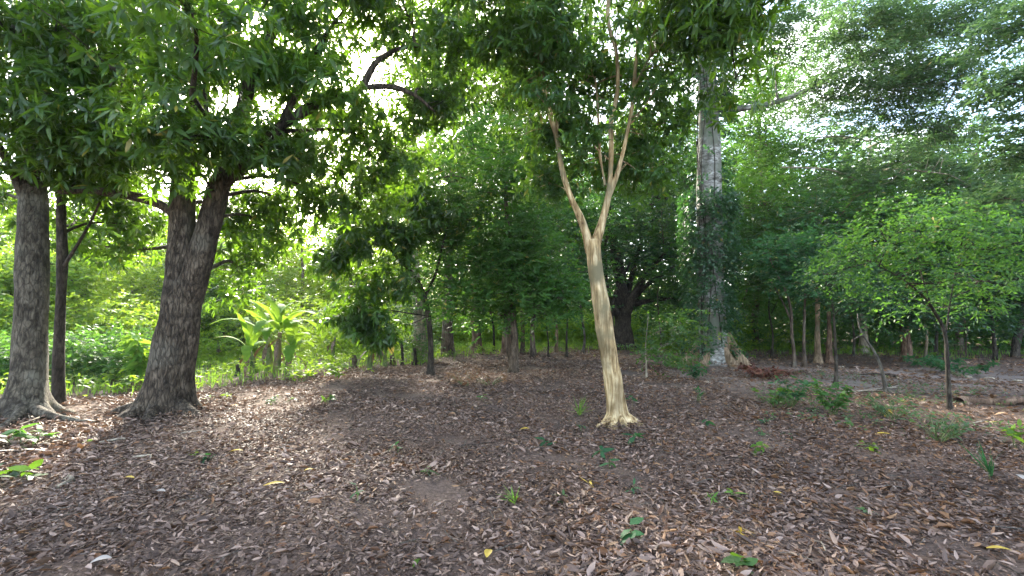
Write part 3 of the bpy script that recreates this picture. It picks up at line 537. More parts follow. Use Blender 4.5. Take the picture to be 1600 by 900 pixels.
mid(975, 548, .52, [(974, 520), (972, 480), (968, 430), (960, 380), (950, 320)], 'dark', 'dark',
    [(960, 380, 0, 80, 60, 2.5, 50), (1050, 400, 0, 60, 60, 2.2, 36), (1040, 310, 0, 75, 60, 2.4, 46), (960, 280, 0, 80, 60, 2.4, 40), (900, 400, 1, 60, 60, 2, 30), (1080, 470, -1, 40, 30, 1.6, 18), (1020, 220, 0, 90, 50, 2.4, 34), (1000, 470, .8, 40, 25, 1.2, 10)],
    'dark many-limbed tree with thick trunk behind the cream tree', seed=16, rad_s=.8, L=.17, W=.08, kper=15, flare=.6,
    extra=[[(975, 510, 0, .25), (985, 470, -.3, .18), (1010, 430, -.6, .13), (1040, 395, -1, .08), (1060, 370, -1.2, .04)], [(980, 490, 0, .2), (1000, 455, -.4, .13), (1040, 425, -.8, .09), (1075, 405, -1, .05)],
           [(970, 500, 0, .22), (950, 460, -.3, .15), (945, 410, -.6, .1), (950, 350, -.8, .05)], [(972, 500, 0, .2), (985, 440, 0, .14), (1000, 380, 0, .1), (1020, 320, 0, .06)], [(965, 548, -.6, .12), (955, 500, -.7, .11), (965, 450, -.6, .09), (985, 410, -.6, .05)]])
mid(1010, 592, .028, [(1010, 565), (1009, 530), (1012, 490)], 'mid', 'pale', [(1030, 545, -.2, 34, 20, .6, 8), (1060, 515, 0, 36, 24, .7, 8)],
    'short thin pole-like sapling with green leaves left of the kapok', 'sapling', seed=17, rad_s=.4, L=.09, W=.045)
mid(1180, 545, .2, [(1180, 500), (1185, 420), (1190, 330), (1190, 240), (1180, 170)], 'fresh', 'brown',
    [(1215, 130, -4, 50, 50, 1.8, 24), (1190, 220, -4, 60, 55, 1.8, 50), (1200, 320, -4, 70, 50, 1.8, 50), (1150, 390, -4, 50, 45, 1.6, 36), (1210, 420, -3.5, 60, 40, 1.6, 40), (1160, 480, -3, 50, 28, 1.2, 22), (1180, 150, -4, 60, 30, 1.5, 24), (1250, 360, -2, 50, 50, 1.6, 28), (1060, 190, -4, 40, 30, 1.2, 12), (1060, 270, -3, 40, 60, 1.4, 24)],
    'dense bushy tree with fresh green crown immediately right of the kapok trunk', seed=18, rad_s=.7, L=.15, W=.06, kper=17, Yo=0)
mid(1240, 575, .07, [(1238, 530), (1232, 470), (1215, 430), (1200, 390)], 'blue', 'brown', [(1220, 400, 0, 45, 35, 1, 20), (1250, 440, 0, 40, 25, 1, 14)],
    'left stem of the leaning pair right of the kapok', seed=19, extra=[[(1236, 500, 0, .04), (1222, 470, .1, .03), (1205, 440, .2, .02)]])
mid(1256, 573, .075, [(1256, 530), (1259, 470), (1262, 420)], 'dark', 'brown', [(1270, 400, 0, 50, 35, 1, 24), (1300, 450, 0, 40, 28, 1, 18)],
    'right straighter stem of the pair right of the kapok', seed=20)
mid(1279, 566, .13, [(1278, 530), (1278, 480), (1279, 430), (1285, 360)], 'dark', 'tan', [(1290, 400, 0, 70, 45, 1.4, 34), (1270, 330, 0, 60, 40, 1.4, 26), (1330, 420, 0, 60, 40, 1.4, 28)],
    'pale straight trunk catching light behind the pair of stems', seed=21, L=.12, W=.055)
mid(1296, 565, .13, [(1296, 530), (1296, 480), (1300, 420), (1310, 340)], 'fresh', 'red', [(1320, 330, 0, 70, 50, 1.8, 36), (1380, 380, 0, 60, 40, 1.6, 26)],
    'thicker reddish trunk standing right behind the pale straight trunk', seed=22, L=.13, W=.06, rad_s=.65)
mid(1304, 600, .05, [(1303, 560), (1303, 510), (1300, 470), (1290, 430)], 'dark', 'dark', [(1300, 430, 0, 40, 30, .8, 20), (1330, 470, 0, 40, 22, .8, 14)],
    'dark thin sapling standing on bare ground before the pale trunk', 'sapling', seed=23, L=.08, W=.035, rad_s=.4)
mid(1386, 612, .045, [(1380, 585), (1370, 555), (1358, 535), (1346, 523), (1335, 530)], 'dark', 'ash', [],
    'bare leaning pole-like sapling bent over at its top', 'sapling', seed=24, extra=[[(1350, 526, 0, .02), (1342, 510, 0, .012), (1340, 490, 0, .006)]], flare=.1)
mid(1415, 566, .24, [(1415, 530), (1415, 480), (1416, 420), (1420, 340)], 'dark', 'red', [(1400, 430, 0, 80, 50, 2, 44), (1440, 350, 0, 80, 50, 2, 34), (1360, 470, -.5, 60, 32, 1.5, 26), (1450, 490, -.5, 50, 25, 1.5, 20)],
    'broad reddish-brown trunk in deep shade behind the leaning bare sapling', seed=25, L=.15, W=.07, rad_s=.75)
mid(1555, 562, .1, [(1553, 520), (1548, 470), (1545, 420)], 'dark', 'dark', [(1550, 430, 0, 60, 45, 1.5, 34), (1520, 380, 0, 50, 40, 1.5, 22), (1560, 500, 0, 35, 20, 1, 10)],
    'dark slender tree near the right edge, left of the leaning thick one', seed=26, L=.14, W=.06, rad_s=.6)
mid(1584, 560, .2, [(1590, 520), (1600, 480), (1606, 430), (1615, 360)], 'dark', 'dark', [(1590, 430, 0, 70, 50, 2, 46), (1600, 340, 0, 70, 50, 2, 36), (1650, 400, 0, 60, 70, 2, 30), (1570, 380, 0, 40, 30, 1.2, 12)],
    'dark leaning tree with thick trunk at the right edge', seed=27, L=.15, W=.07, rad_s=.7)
for i, (px, py, rad, lab) in enumerate([
    (1030, 551, .05, 'thin dark stem in the thicket between the many-limbed tree and the kapok'), (1205, 556, .05, 'thin stem in the thicket nearest the right of the kapok'),
    (1332, 560, .06, 'tan thin stem lit behind the bare leaning sapling'), (1445, 560, .07, 'thin grey stem right of the broad reddish-brown trunk'),
    (1508, 556, .05, 'thin stem behind the wide bluish fern clump'), (1462, 556, .08, 'dark stem directly behind the forked sapling'),
    (910, 552, .06, 'thin dark stem just left of the cream trunk in the grove'), (868, 550, .09, 'far grey stem at the back of the grove'), (816, 551, .1, 'far brown stem seen between the reddish trunk and the straight stem'),
    (770, 549, .06, 'far slanting stem between the two reddish trunks')]):
    mid(px, py, rad, [(px + 2, 520), (px - 3, 470), (px + 6, 400), (px + 4, 330)], ['fresh', 'mid', 'blue'][i % 3], ['dark', 'brown', 'tan', 'ash'][(i * 3 + 1) % 4],
        [(px, 430, 0, 45, 40, 1.6, 16), (px + 15, 350, 0, 50, 45, 1.6, 16)], lab, 'sapling', seed=500 + i, L=.16, W=.07, extra=[[(px, 490, 0, rad * .5), (px + (14 if i % 2 else -14), 460, 0, rad * .35), (px + (24 if i % 2 else -24), 420, 0, rad * .2)]])
# --- forked light-green sapling on the right
b = G(1484, 641); Y = b[1]
make_tree('forked_sapling', 'slim grey forked young tree with bright green spreading crown beside the fallen log', 'tree', b,
    [[(b[0], b[1], -.08, .055), PR(1482, 600, Y, 0.0480), PR(1480, 560, Y, 0.0440), PR(1476, 520, Y, 0.0400), PR(1462, 490, Y, 0.0304), PR(1440, 460, Y - .1, 0.0224), PR(1400, 430, Y - .2, 0.0160), PR(1360, 410, Y - .3, 0.0096)],
     [PR(1477, 530, Y, 0.0176), PR(1482, 490, Y, 0.0144), PR(1490, 440, Y, 0.0112), PR(1500, 390, Y, 0.0112)],
     [PR(1455, 478, Y, 0.0160), PR(1440, 430, Y + .1, 0.0128), PR(1430, 380, Y + .2, 0.0080)]],
    [(1340, 410, 7.8, 60, 45, .8, 16), (1390, 370, 7.4, 60, 40, .8, 22), (1450, 360, 7.8, 60, 40, .9, 22), (1500, 390, 7.6, 60, 45, .9, 22), (1530, 440, 7.9, 45, 45, .8, 14), (1440, 430, 7.4, 50, 35, .8, 13), (1400, 460, 7.9, 50, 30, .6, 9), (1480, 480, 8, 50, 25, .5, 6), (1420, 330, 8.2, 50, 25, .8, 8)],
    'fresh', 'spray', .38, 9, 8, .08, .036, tw=.28, droop=.35, bark='dark', seg=16, seed=30, limb_r=.02, flat=.7, stemkw=[dict(rough=.004, step=.08, flare=.35, flare_h=.1, base_z=0)])
# --- feathery trees on the right, further back
mid(1350, 552, .22, [(1350, 500), (1352, 400), (1355, 300), (1360, 200)], 'pale', 'pale',
    [(1330, 290, -2, 80, 40, 2, 34), (1420, 250, -2, 90, 40, 2, 40), (1380, 330, -2, 80, 35, 2, 30), (1300, 220, -2, 60, 35, 1.6, 20), (1480, 290, -2, 70, 35, 2, 24)],
    'tall airy tree with layered grey-green foliage and bare horizontal branches', seed=31, L=.18, W=.075, rad_s=.75, kper=15, flat=.3,
    extra=[[(1352, 290, -1, .07), (1300, 266, -3, .05), (1220, 261, -4, .03)], [(1355, 270, -1, .07), (1400, 264, -3, .05), (1480, 272, -4, .025)],
           [(1356, 230, -1, .05), (1400, 212, -3, .035), (1440, 208, -4, .02)], [(1356, 220, -1, .05), (1320, 213, -3, .035), (1280, 214, -4, .02)], [(1358, 210, -1, .05), (1340, 193, -3, .03), (1300, 190, -4, .02)]])
mid(1500, 552, .22, [(1500, 500), (1502, 400), (1510, 300), (1530, 220)], 'fresh', 'brown',
    [(1470, 330, 0, 80, 40, 2.4, 36), (1560, 350, 0, 70, 50, 2.4, 36), (1480, 230, 0, 70, 35, 2, 20), (1590, 270, 0, 60, 40, 2, 16)],
    'tall thin-leaved tree against the pale sky, left of the right edge', seed=32, L=.19, W=.085, rad_s=.7, kper=14)
mid(1680, 600, .2, [(1680, 500), (1670, 350), (1650, 200), (1640, 60)], 'pale', 'brown',
    [(1580, 130, -.5, 50, 30, .8, 12), (1600, 40, -.5, 60, 40, 1, 16), (1650, 200, 0, 90, 50, 1.4, 24), (1600, 230, .5, 40, 25, .8, 8), (1570, 310, .5, 40, 22, .8, 7)],
    'tree outside the right edge whose leafy boughs reach into the upper corner', seed=33, L=.15, W=.065, rad_s=.45)
# --- mango standing beside the camera on the right, its boughs hang into the top of the view
b = arr(5.5, -.6, 0)
make_tree('mango_tree', 'mango tree outside the view whose long-leaved boughs hang over the kapok at the top', 'tree', b,
    [[(5.5, -.6, -.1, .35), (5.4, -.4, 1.5, .3), (5.2, 0, 3.5, .26), (4.9, .6, 5.5, .2), (4.4, 1.6, 7.2, .12)], [(5.2, 0, 3.6, .16), (4.6, 1.6, 5.0, .13), (3.6, 3.6, 5.9, .10), (2.8, 5.2, 6.1, .06)], [(4.9, .6, 5.4, .14), (3.0, 2.2, 6.6, .1), (.8, 4.2, 7.1, .07), (-.6, 5.6, 7.0, .04)]],
    [(1100, 50, 5.8, 70, 80, .8, 18), (1190, 10, 5.6, 60, 60, .6, 12), (1150, 120, 6.2, 50, 50, .6, 7), (1070, -50, 5.5, 90, 50, .8, 10), (740, 0, 6.4, 90, 60, 1, 20), (860, -10, 6, 90, 50, 1, 14), (700, 60, 7.0, 60, 60, .8, 16), (1230, -40, 5.2, 70, 40, .6, 7)],
    'mango', 'ros', .38, 11, 9, .19, .042, droop=.6, bark='dark', seg=14, seed=34, limb_r=.03)
# --- big dark crown over the middle
mid(700, 556, .26, [(700, 500), (702, 400), (705, 300), (710, 200), (715, 90)], 'mango', 'brown',
    [(740, 60, -5, 90, 70, 1.8, 40), (700, 150, -4, 70, 50, 1.6, 30), (800, 150, -4, 80, 60, 2, 44), (700, -50, -5, 160, 60, 2, 44), (860, 40, -4, 90, 70, 2, 36), (770, 240, -3, 70, 40, 1.6, 24), (650, 240, -3, 50, 40, 1.4, 16), (1000, 100, -2, 120, 90, 2.5, 50), (940, 200, -2, 90, 50, 2, 26)],
    'tall mango with dark high crown over the middle of the clearing', 'mango_tree', seed=35, mode='ros', L=.2, W=.06, rad_s=.6, kper=15)
# --- vine-wrapped trunk
mid(657, 560, .28, [(656, 520), (652, 460), (648, 400), (645, 320), (650, 240)], 'pale', 'pale',
    [(650, 470, -.3, 14, 60, .3, 16), (660, 530, -.3, 12, 25, .3, 8), (640, 330, 0, 60, 45, 2, 26), (610, 270, 0, 60, 40, 2, 22), (690, 300, 0, 60, 40, 2, 20)],
    'pale trunk wrapped in grey-green creepers left of the reddish trunk', seed=36, L=.12, W=.05, rad_s=.6, flare=.7)

# --- backlit trees beyond the grass, left
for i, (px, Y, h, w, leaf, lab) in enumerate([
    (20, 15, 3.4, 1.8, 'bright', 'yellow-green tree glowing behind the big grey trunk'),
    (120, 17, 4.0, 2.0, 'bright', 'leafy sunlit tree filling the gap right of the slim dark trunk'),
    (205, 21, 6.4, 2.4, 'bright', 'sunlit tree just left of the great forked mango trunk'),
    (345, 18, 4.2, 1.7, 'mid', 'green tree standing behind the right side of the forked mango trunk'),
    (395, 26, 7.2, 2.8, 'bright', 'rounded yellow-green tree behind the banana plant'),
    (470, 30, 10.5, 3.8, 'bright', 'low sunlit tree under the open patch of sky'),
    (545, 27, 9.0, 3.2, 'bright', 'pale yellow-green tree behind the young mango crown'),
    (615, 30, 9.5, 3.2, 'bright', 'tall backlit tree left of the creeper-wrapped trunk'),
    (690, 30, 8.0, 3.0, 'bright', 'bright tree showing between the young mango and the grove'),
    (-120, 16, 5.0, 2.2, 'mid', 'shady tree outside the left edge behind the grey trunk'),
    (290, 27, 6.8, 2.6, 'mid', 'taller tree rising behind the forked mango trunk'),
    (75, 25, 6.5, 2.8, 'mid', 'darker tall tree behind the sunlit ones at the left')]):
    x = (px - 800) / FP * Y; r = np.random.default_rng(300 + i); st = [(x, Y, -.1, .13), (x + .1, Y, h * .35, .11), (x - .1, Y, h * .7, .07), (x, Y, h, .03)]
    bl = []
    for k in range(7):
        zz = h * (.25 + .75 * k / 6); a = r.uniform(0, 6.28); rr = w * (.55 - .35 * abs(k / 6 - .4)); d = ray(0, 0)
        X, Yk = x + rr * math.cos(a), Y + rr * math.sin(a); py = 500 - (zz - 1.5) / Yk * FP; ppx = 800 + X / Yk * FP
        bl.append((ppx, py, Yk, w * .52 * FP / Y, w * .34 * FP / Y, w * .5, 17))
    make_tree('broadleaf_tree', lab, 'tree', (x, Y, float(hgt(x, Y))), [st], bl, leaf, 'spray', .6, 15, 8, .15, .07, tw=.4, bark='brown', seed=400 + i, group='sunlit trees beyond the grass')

# --- undergrowth and far wood
def leaf_mass(name, label, cat, pts, rad, kper, leaf, L, W, seed, n=8, tw=.35):
    r = np.random.default_rng(seed); mb = MB(); C, A, t0 = sub_clusters(pts, rad, kper, r); sprays(mb, C, A, n, L, W, tw, .2, 'dia', t0, r=r)
    return tag(mb.build(name, ML[leaf]), label, cat, kind='stuff')
r = np.random.default_rng(55)
def ring(n, a0, a1, d0, d1, hfun, p=1.0):
    a = np.radians(r.uniform(a0, a1, n)); d = r.uniform(d0, d1, n); x, y = d * np.sin(a), d * np.cos(a); z = hfun(np.degrees(a)) * r.uniform(0, 1, n) ** p; return np.stack([x, y, z + .2], 1)
az = lambda px: math.degrees(math.atan((px - 800) / FP))
hp = [(-60, 7), (az(0), 7), (az(250), 7), (az(420), 8), (az(520), 7.5), (az(600), 9), (az(700), 14), (az(860), 15), (az(1000), 15), (az(1200), 13), (az(1400), 11), (az(1600), 9), (60, 8)]
hf = lambda a: np.interp(a, [q[0] for q in hp], [q[1] for q in hp]) + 1.2 * np.sin(a * .9) + .8 * np.sin(a * 2.3)
pts = ring(2600, -60, 8, 34, 46, hf, 1.0); leaf_mass('far_hedge', 'low dense band of leaves along the far horizon', 'wood', ring(1500, -62, 62, 47, 53, lambda a: 5.5 + 0 * a, .9), 1.6, 12, 'mid', .34, .2, 60); leaf_mass('far_wood', 'hazy mass of sunlit trees far behind the grass on the left', 'wood', pts, 1.3, 13, 'bright', .28, .14, 61)
pts = ring(3000, 2, 60, 31, 42, hf, .9); leaf_mass('far_wood', 'mass of trees closing off the clearing on the right', 'wood', pts, 1.3, 13, 'fresh', .26, .13, 62)
def under(n, px0, px1, d0, d1, h, seed):
    q = ring(n, az(px0), az(px1), d0, d1, lambda a: h + 0 * a, 1.2); k = inclear(q[:, 0], q[:, 1]) < -1; q = q[k]; return q[noise3(q, .6) > -.5]
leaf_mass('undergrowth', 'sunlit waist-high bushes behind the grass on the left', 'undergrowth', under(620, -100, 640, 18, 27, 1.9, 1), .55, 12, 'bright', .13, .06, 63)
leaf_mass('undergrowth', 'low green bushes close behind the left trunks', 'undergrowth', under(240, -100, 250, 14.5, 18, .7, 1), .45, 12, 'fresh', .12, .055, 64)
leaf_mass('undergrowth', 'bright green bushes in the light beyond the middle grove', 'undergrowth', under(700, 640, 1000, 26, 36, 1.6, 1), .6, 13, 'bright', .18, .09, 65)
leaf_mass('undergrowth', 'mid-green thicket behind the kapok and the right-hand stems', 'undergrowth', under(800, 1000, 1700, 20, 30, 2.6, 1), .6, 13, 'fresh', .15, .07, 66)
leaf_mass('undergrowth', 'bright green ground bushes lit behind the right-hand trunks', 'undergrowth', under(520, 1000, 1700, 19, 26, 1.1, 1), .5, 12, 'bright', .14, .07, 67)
# ---------------------------------------------------------------- banana plants, small plants, fallen things
def blade(mb, base, az_, L, W, rise, droop, r, tear=.12, tint=.5, n=16):
    """one big paddle leaf with petiole, midrib fold and slightly torn edges"""
    d = arr(math.cos(az_), math.sin(az_), 0); s = arr(-d[1], d[0], 0); V = []; pos = arr(*base)
    for i in range(n + 1):
        f = i / n; ang = rise - droop * f ** 1.3; step = L / n; tan = d * math.cos(ang) + arr(0, 0, math.sin(ang)); nr = -d * math.sin(ang) + arr(0, 0, math.cos(ang))
        if i: pos = pos + tan * step
        g = max(0, (f - .12) / .88); w = W * .5 * (math.sin(math.pi * min(1, g * .93 + .07)) ** .55 if g > 0 else .06)
        for sg in (-1, -.5, 0, .5, 1):
            ww = w * abs(sg) * (1 + (r.uniform(-tear, tear * .3) if abs(sg) == 1 else 0))
            V.append(pos + s * math.copysign(ww, sg) * (sg != 0) + nr * (w * .28 * abs(sg) - .30 * w * sg * sg))
    Q = [[i * 5 + j, i * 5 + j + 1, (i + 1) * 5 + j + 1, (i + 1) * 5 + j] for i in range(n) for j in range(4)]
    mb.add(V, Q, None, np.clip(tint + r.normal(0, .12, len(Q)), 0, 1), True); return pos
def part(mb, name, mat, root, label=None):
    o = mb.build(name, mat, root); o.matrix_parent_inverse = __import__('mathutils').Matrix.Translation(-root.location)
    if label: o['label'] = label
    return o
def banana(px, py, stems, label, seed, s=1.0, name='banana_plant'):
    b = G(px, py); r = np.random.default_rng(seed); t = thing(name, tuple(b), label, 'banana plant')
    for (dx, h, nl, lean, L) in stems:
        x0, y0 = b[0] + dx, b[1] + r.uniform(-.15, .15); sm = MB(); top = (x0 + lean, y0, h)
        tube(sm, [(x0, y0, -.05, .11 * s), (x0 + lean * .3, y0, h * .5, .08 * s), (*top, .045 * s)], 12, .1, rough=.006, flare=.3, flare_h=.1, base_z=0, seed=seed)
        part(sm, 'stem', MBK['stem'], t)
        for k in range(nl):
            lm = MB(); a = k * 2.4 + r.uniform(-.3, .3) + seed; young = k / max(1, nl - 1)
            blade(lm, top, a, L * r.uniform(.8, 1.1), .32 * s * r.uniform(.8, 1.15), R(45 + 40 * young), R(125 - 80 * young) * r.uniform(.8, 1.2), r, tear=.35, tint=r.uniform(.2, .9))
            part(lm, 'leaf', ML['banana'], t)
        for k in range(3):                                  # dry hanging leaves
            lm = MB(); blade(lm, (x0 + lean * .8, y0, h * .85), k * 2.1 + seed, .8 * s, .12, R(-20), R(70), r, .3, .4); part(lm, 'dry_leaf', ML['litter'], t, 'brown withered leaf hanging by the stem')
    return t
banana(425, 584, [(-.12, 1.0, 8, -.1, 1.5), (.14, 1.15, 8, .06, 1.6), (.42, .65, 6, .12, 1.2), (-.42, .65, 6, -.15, 1.25)], 'leafy banana clump glowing yellow-green at the edge of the clearing', 5)
banana(578, 577, [(0, .75, 2, .05, .7)], 'low banana stem with yellowing drooping leaves beneath the young mango', 8, .8)
banana(603, 573, [(0, .8, 1, -.04, .6)], 'short banana stem with one leaf, right of the yellowing one', 11, .7)
banana(518, 566, [(0, .9, 4, .05, 1.0)], 'small banana with pale upright leaves left of the young mango crown', 9, .7)

def stump(px, py, h, rad, label, top_leaf=None, bark='brown'):
    b = G(px, py); t = thing('stump', tuple(b), label, 'stump'); m = MB(); s_ = int(px)
    tube(m, [(b[0], b[1], -.05, rad * 1.2), (b[0] + .01, b[1], h * .5, rad), (b[0] - .02, b[1], h, rad * .85)], 12, .07, rough=rad * .15, flare=.5, flare_h=.08, base_z=0, seed=s_)
    part(m, 'wood', MBK[bark], t)
    if top_leaf:
        lm = MB(); blade(lm, (b[0], b[1], h), 4.4, .6, .28, R(85), R(40), np.random.default_rng(s_), tint=.9); part(lm, 'leaf', ML[top_leaf], t, 'single upright leaf')
stump(553, 577, .42, .07, 'leftmost rotting stump of the row beneath the young mango')
stump(612, 570, .32, .09, 'pale leafed stump with a single yellow leaf standing on top', 'yellow')
stump(628, 572, .75, .05, 'thin dark jagged stump standing alone beside the young mango stem', None, 'dark')
stump(648, 570, .55, .06, 'straight dark stump nearest the young mango stem on its left', None, 'dark')
stump(706, 553, .7, .09, 'pale broken stump in the light left of the reddish trunk', None, 'pale')
stump(371, 588, .32, .045, 'short dark peg of a stump in the grass left of the banana clump', None, 'dark')

def seedling(px, py, h, n, L, W, leaf, label, name='seedling', mode='ros', cat='seedling', stems=1, seed=None, spread=.1, Yd=None, group=None, pol=(40, 95), droop=.4):
    b = G(px, py); r = np.random.default_rng(int(px * 7 + py) if seed is None else seed); t = thing(name, tuple(b), label, cat, group); sm = MB(); lf = MB()
    for k in range(stems):
        a = r.uniform(0, 6.28); e = arr(b[0] + math.cos(a) * spread * (stems > 1), b[1] + math.sin(a) * spread * (stems > 1), b[2] + h * r.uniform(.7, 1.1)); st = arr(*b) + r.normal(0, .02 * (stems > 1), 3) * arr(1, 1, 0)
        m = (st + e) / 2 + r.normal(0, .015, 3)
        tube(sm, [(*(st - arr(0, 0, .03)), .006), (*m, .005), (*e, .003)], 5, .08)
        lv = max(1, int(h / .14)) if mode == 'ros' else 1
        for q in range(lv):
            f = 1 - .8 * q / max(1, lv); c = (st * (1 - f) + e * f)[None]
            rosettes(lf, c, arr(0, 0, 1)[None] + r.normal(0, .2, (1, 3)), n, L, W, droop, 'lance', r=r, pol=pol)
    part(sm, 'stem', MBK['stem'], t); part(lf, 'foliage', ML[leaf], t)
S = seedling
S(905, 645, .04, 34, .30, .014, 'grass', 'spiky tuft of long narrow grass blades left of the cream trunk foot', 'grass_tuft', cat='grass tuft', pol=(5, 60), droop=.25)
S(908, 668, .12, 4, .13, .045, 'blue', 'tiny dark seedling directly below the spiky grass tuft')
S(988, 636, .2, 6, .17, .06, 'blue', 'dark green seedling just right of the cream trunk foot')
S(992, 694, .12, 6, .16, .05, 'blue', 'bluish seedling on the litter in front of the cream tree roots')
S(938, 716, .1, 5, .14, .045, 'blue', 'small drooping dark seedling below and left of the cream tree')
S(952, 735, .12, 4, .14, .045, 'blue', 'narrow-leaved seedling below the drooping one before the cream tree')
S(852, 700, .07, 5, .12, .045, 'blue', 'flat dark green seedling left of the cream tree in bare litter')
S(803, 790, .03, 16, .16, .01, 'grass', 'faint pale grass tuft in the middle of the near litter', 'grass_tuft', cat='grass tuft', pol=(5, 55), droop=.2)
S(985, 840, .1, 6, .15, .06, 'blue', 'glossy dark green seedling with broad leaves nearest the camera at centre')
S(878, 787, .04, 7, .09, .028, 'pale', 'yellowish withered weed right of the pale grass tuft')
S(988, 768, .06, 8, .1, .022, 'blue', 'small fern-like weed between the broad-leaved seedling and the cream tree')
S(922, 762, .05, 7, .1, .03, 'yellow', 'yellowed collapsed weed in the litter left of the fern-like weed')
S(618, 715, .16, 5, .12, .045, 'blue', 'upright bluish seedling in the litter left of centre')
S(666, 755, .05, 9, .13, .03, 'pale', 'pale grey-green withered sprig right of the upright bluish seedling')
S(556, 800, .14, 5, .09, .03, 'blue', 'thin-stemmed seedling in the near litter left of centre')
S(653, 888, .03, 8, .06, .03, 'bright', 'tiny bright green rosette at the bottom of the picture')
S(322, 718, .08, 12, .12, .05, 'blue', 'dense dark low plant beside the yellow fallen leaf')
S(306, 712, .05, 5, .08, .04, 'bright', 'little light green plant touching the dense dark low plant')
S(137, 692, .06, 5, .09, .05, 'bright', 'single light green sprig by the weathered wood chip')
S(1186, 712, .13, 6, .10, .05, 'bright', 'lime green seedling standing alone in the litter on the right', stems=2, spread=.03)
S(1104, 668, .1, 5, .12, .05, 'blue', 'grey-green seedling between the cream tree and the lime one')
S(1195, 668, .05, 5, .09, .04, 'blue', 'low bluish seedling behind the lime green one')
S(1548, 752, .05, 22, .30, .011, 'blue', 'green grass tuft in the litter near the right edge', 'grass_tuft', cat='grass tuft', pol=(3, 30), droop=.05)
S(1352, 800, .05, 8, .09, .025, 'pale', 'straggly pale weed in the litter at lower right')
S(1155, 830, .05, 12, .10, .025, 'yellow', 'withered olive-yellow frond lying in the near litter on the right', pol=(60, 100))
S(1222, 768, .04, 9, .11, .022, 'yellow', 'yellow dried frond with finger-like leaflets right of the mossy patch', pol=(60, 100))
S(1130, 770, .03, 18, .1, .015, 'grass', 'low mossy green weed patch left of the yellow dried frond', stems=3, spread=.12)
S(1160, 890, .08, 6, .2, .09, 'mid', 'broad dark leaf cluster cut by the bottom edge right of centre')
S(1376, 655, .09, 6, .12, .05, 'yellow', 'yellow-green seedling near the foot of the leaning sapling', stems=2, spread=.1)
S(1325, 700, .06, 6, .10, .035, 'bright', 'spreading green weed in front of the yellow-green seedling', stems=4, spread=.25)
S(1466, 690, .32, 6, .09, .025, 'pale', 'airy pale weed in front of the forked sapling', stems=14, spread=.28)
S(1395, 660, .3, 6, .09, .03, 'pale', 'feathery weed between the leaning and the forked saplings', stems=14, spread=.28)
S(1302, 655, .5, 6, .11, .05, 'fresh', 'taller bright-leaved bush in front of the dark thin sapling', 'small_bush', cat='bush', stems=12, spread=.2)
S(1236, 640, .42, 6, .11, .05, 'blue', 'leafy knee-high bush left of the taller bright-leaved one', 'small_bush', cat='bush', stems=14, spread=.26)
S(1208, 640, .3, 6, .10, .05, 'mid', 'lower sprawling bush at the left of the knee-high pair', 'small_bush', cat='bush', stems=10, spread=.25)
S(1092, 630, .26, 6, .09, .03, 'blue', 'wispy bush on the ground before the kapok buttress', 'small_bush', cat='bush', stems=4, spread=.12)
S(1060, 575, .4, 7, .14, .06, 'mid', 'dark green bush growing against the left side of the kapok foot', 'small_bush', cat='bush', stems=14, spread=.6)
S(1085, 590, .4, 7, .14, .06, 'blue', 'small bluish bush in front of the kapok foot', 'small_bush', cat='bush', stems=9, spread=.4)
S(1500, 585, .45, 8, .2, .06, 'blue', 'wide bluish fern clump behind the forked sapling', 'fern_clump', cat='fern', stems=14, spread=.7)
S(1455, 575, .3, 8, .2, .06, 'blue', 'low fern clump left of the wide one behind the forked sapling', 'fern_clump', cat='fern', stems=10, spread=.6)
S(1590, 700, .22, 6, .13, .06, 'bright', 'bright green leafy plant cut by the right edge', stems=4, spread=.12)
S(25, 700, .16, 7, .20, .07, 'fresh', 'broad-leaved green plant by the root at the left edge', 'leafy_plant', cat='plant', stems=4, spread=.18)
S(8, 745, .12, 7, .20, .07, 'mid', 'drooping green plant under the broad-leaved one at the left edge', 'leafy_plant', cat='plant', stems=4, spread=.18)
S(55, 705, .12, 4, .26, .05, 'grey', 'withered silvery plant right of the broad-leaved one at left', 'leafy_plant', cat='plant', stems=2, spread=.12)
S(440, 628, .12, 6, .12, .05, 'mid', 'low weed patch on the litter before the banana clump', stems=4, spread=.2)
S(512, 632, .14, 6, .12, .05, 'mid', 'low weed on the litter right of the weed patch by the bananas', stems=3, spread=.12)
S(525, 600, .5, 6, .16, .06, 'bright', 'upright bright green herb at the litter edge right of the bananas', 'herb', cat='plant', stems=6, spread=.2)
S(470, 600, .4, 6, .15, .06, 'bright', 'bushy bright herb at the foot of the banana clump', 'herb', cat='plant', stems=8, spread=.35)
S(340, 625, .08, 6, .12, .05, 'bright', 'light green weed by the right root of the forked mango', stems=3, spread=.15)
S(175, 612, .35, 6, .17, .07, 'bright', 'bright low herb in the grass between the two big trunks', 'herb', cat='plant', stems=7, spread=.45)
S(755, 628, .12, 5, .12, .04, 'mid', 'faint green weed behind the near litter at centre left')
# tall palmate-leaved plant beside the great trunk
S(222, 600, 1.35, 8, .34, .09, 'banana', 'tall thin-stemmed plant with fanned leaves left of the forked mango trunk', 'tall_herb', cat='plant', stems=4, spread=.28, pol=(70, 100), droop=.3)
S(655, 566, .9, 7, .12, .05, 'mid', 'short leafy shrub growing at the foot of the creeper-wrapped trunk', 'small_bush', cat='bush', stems=9, spread=.25)
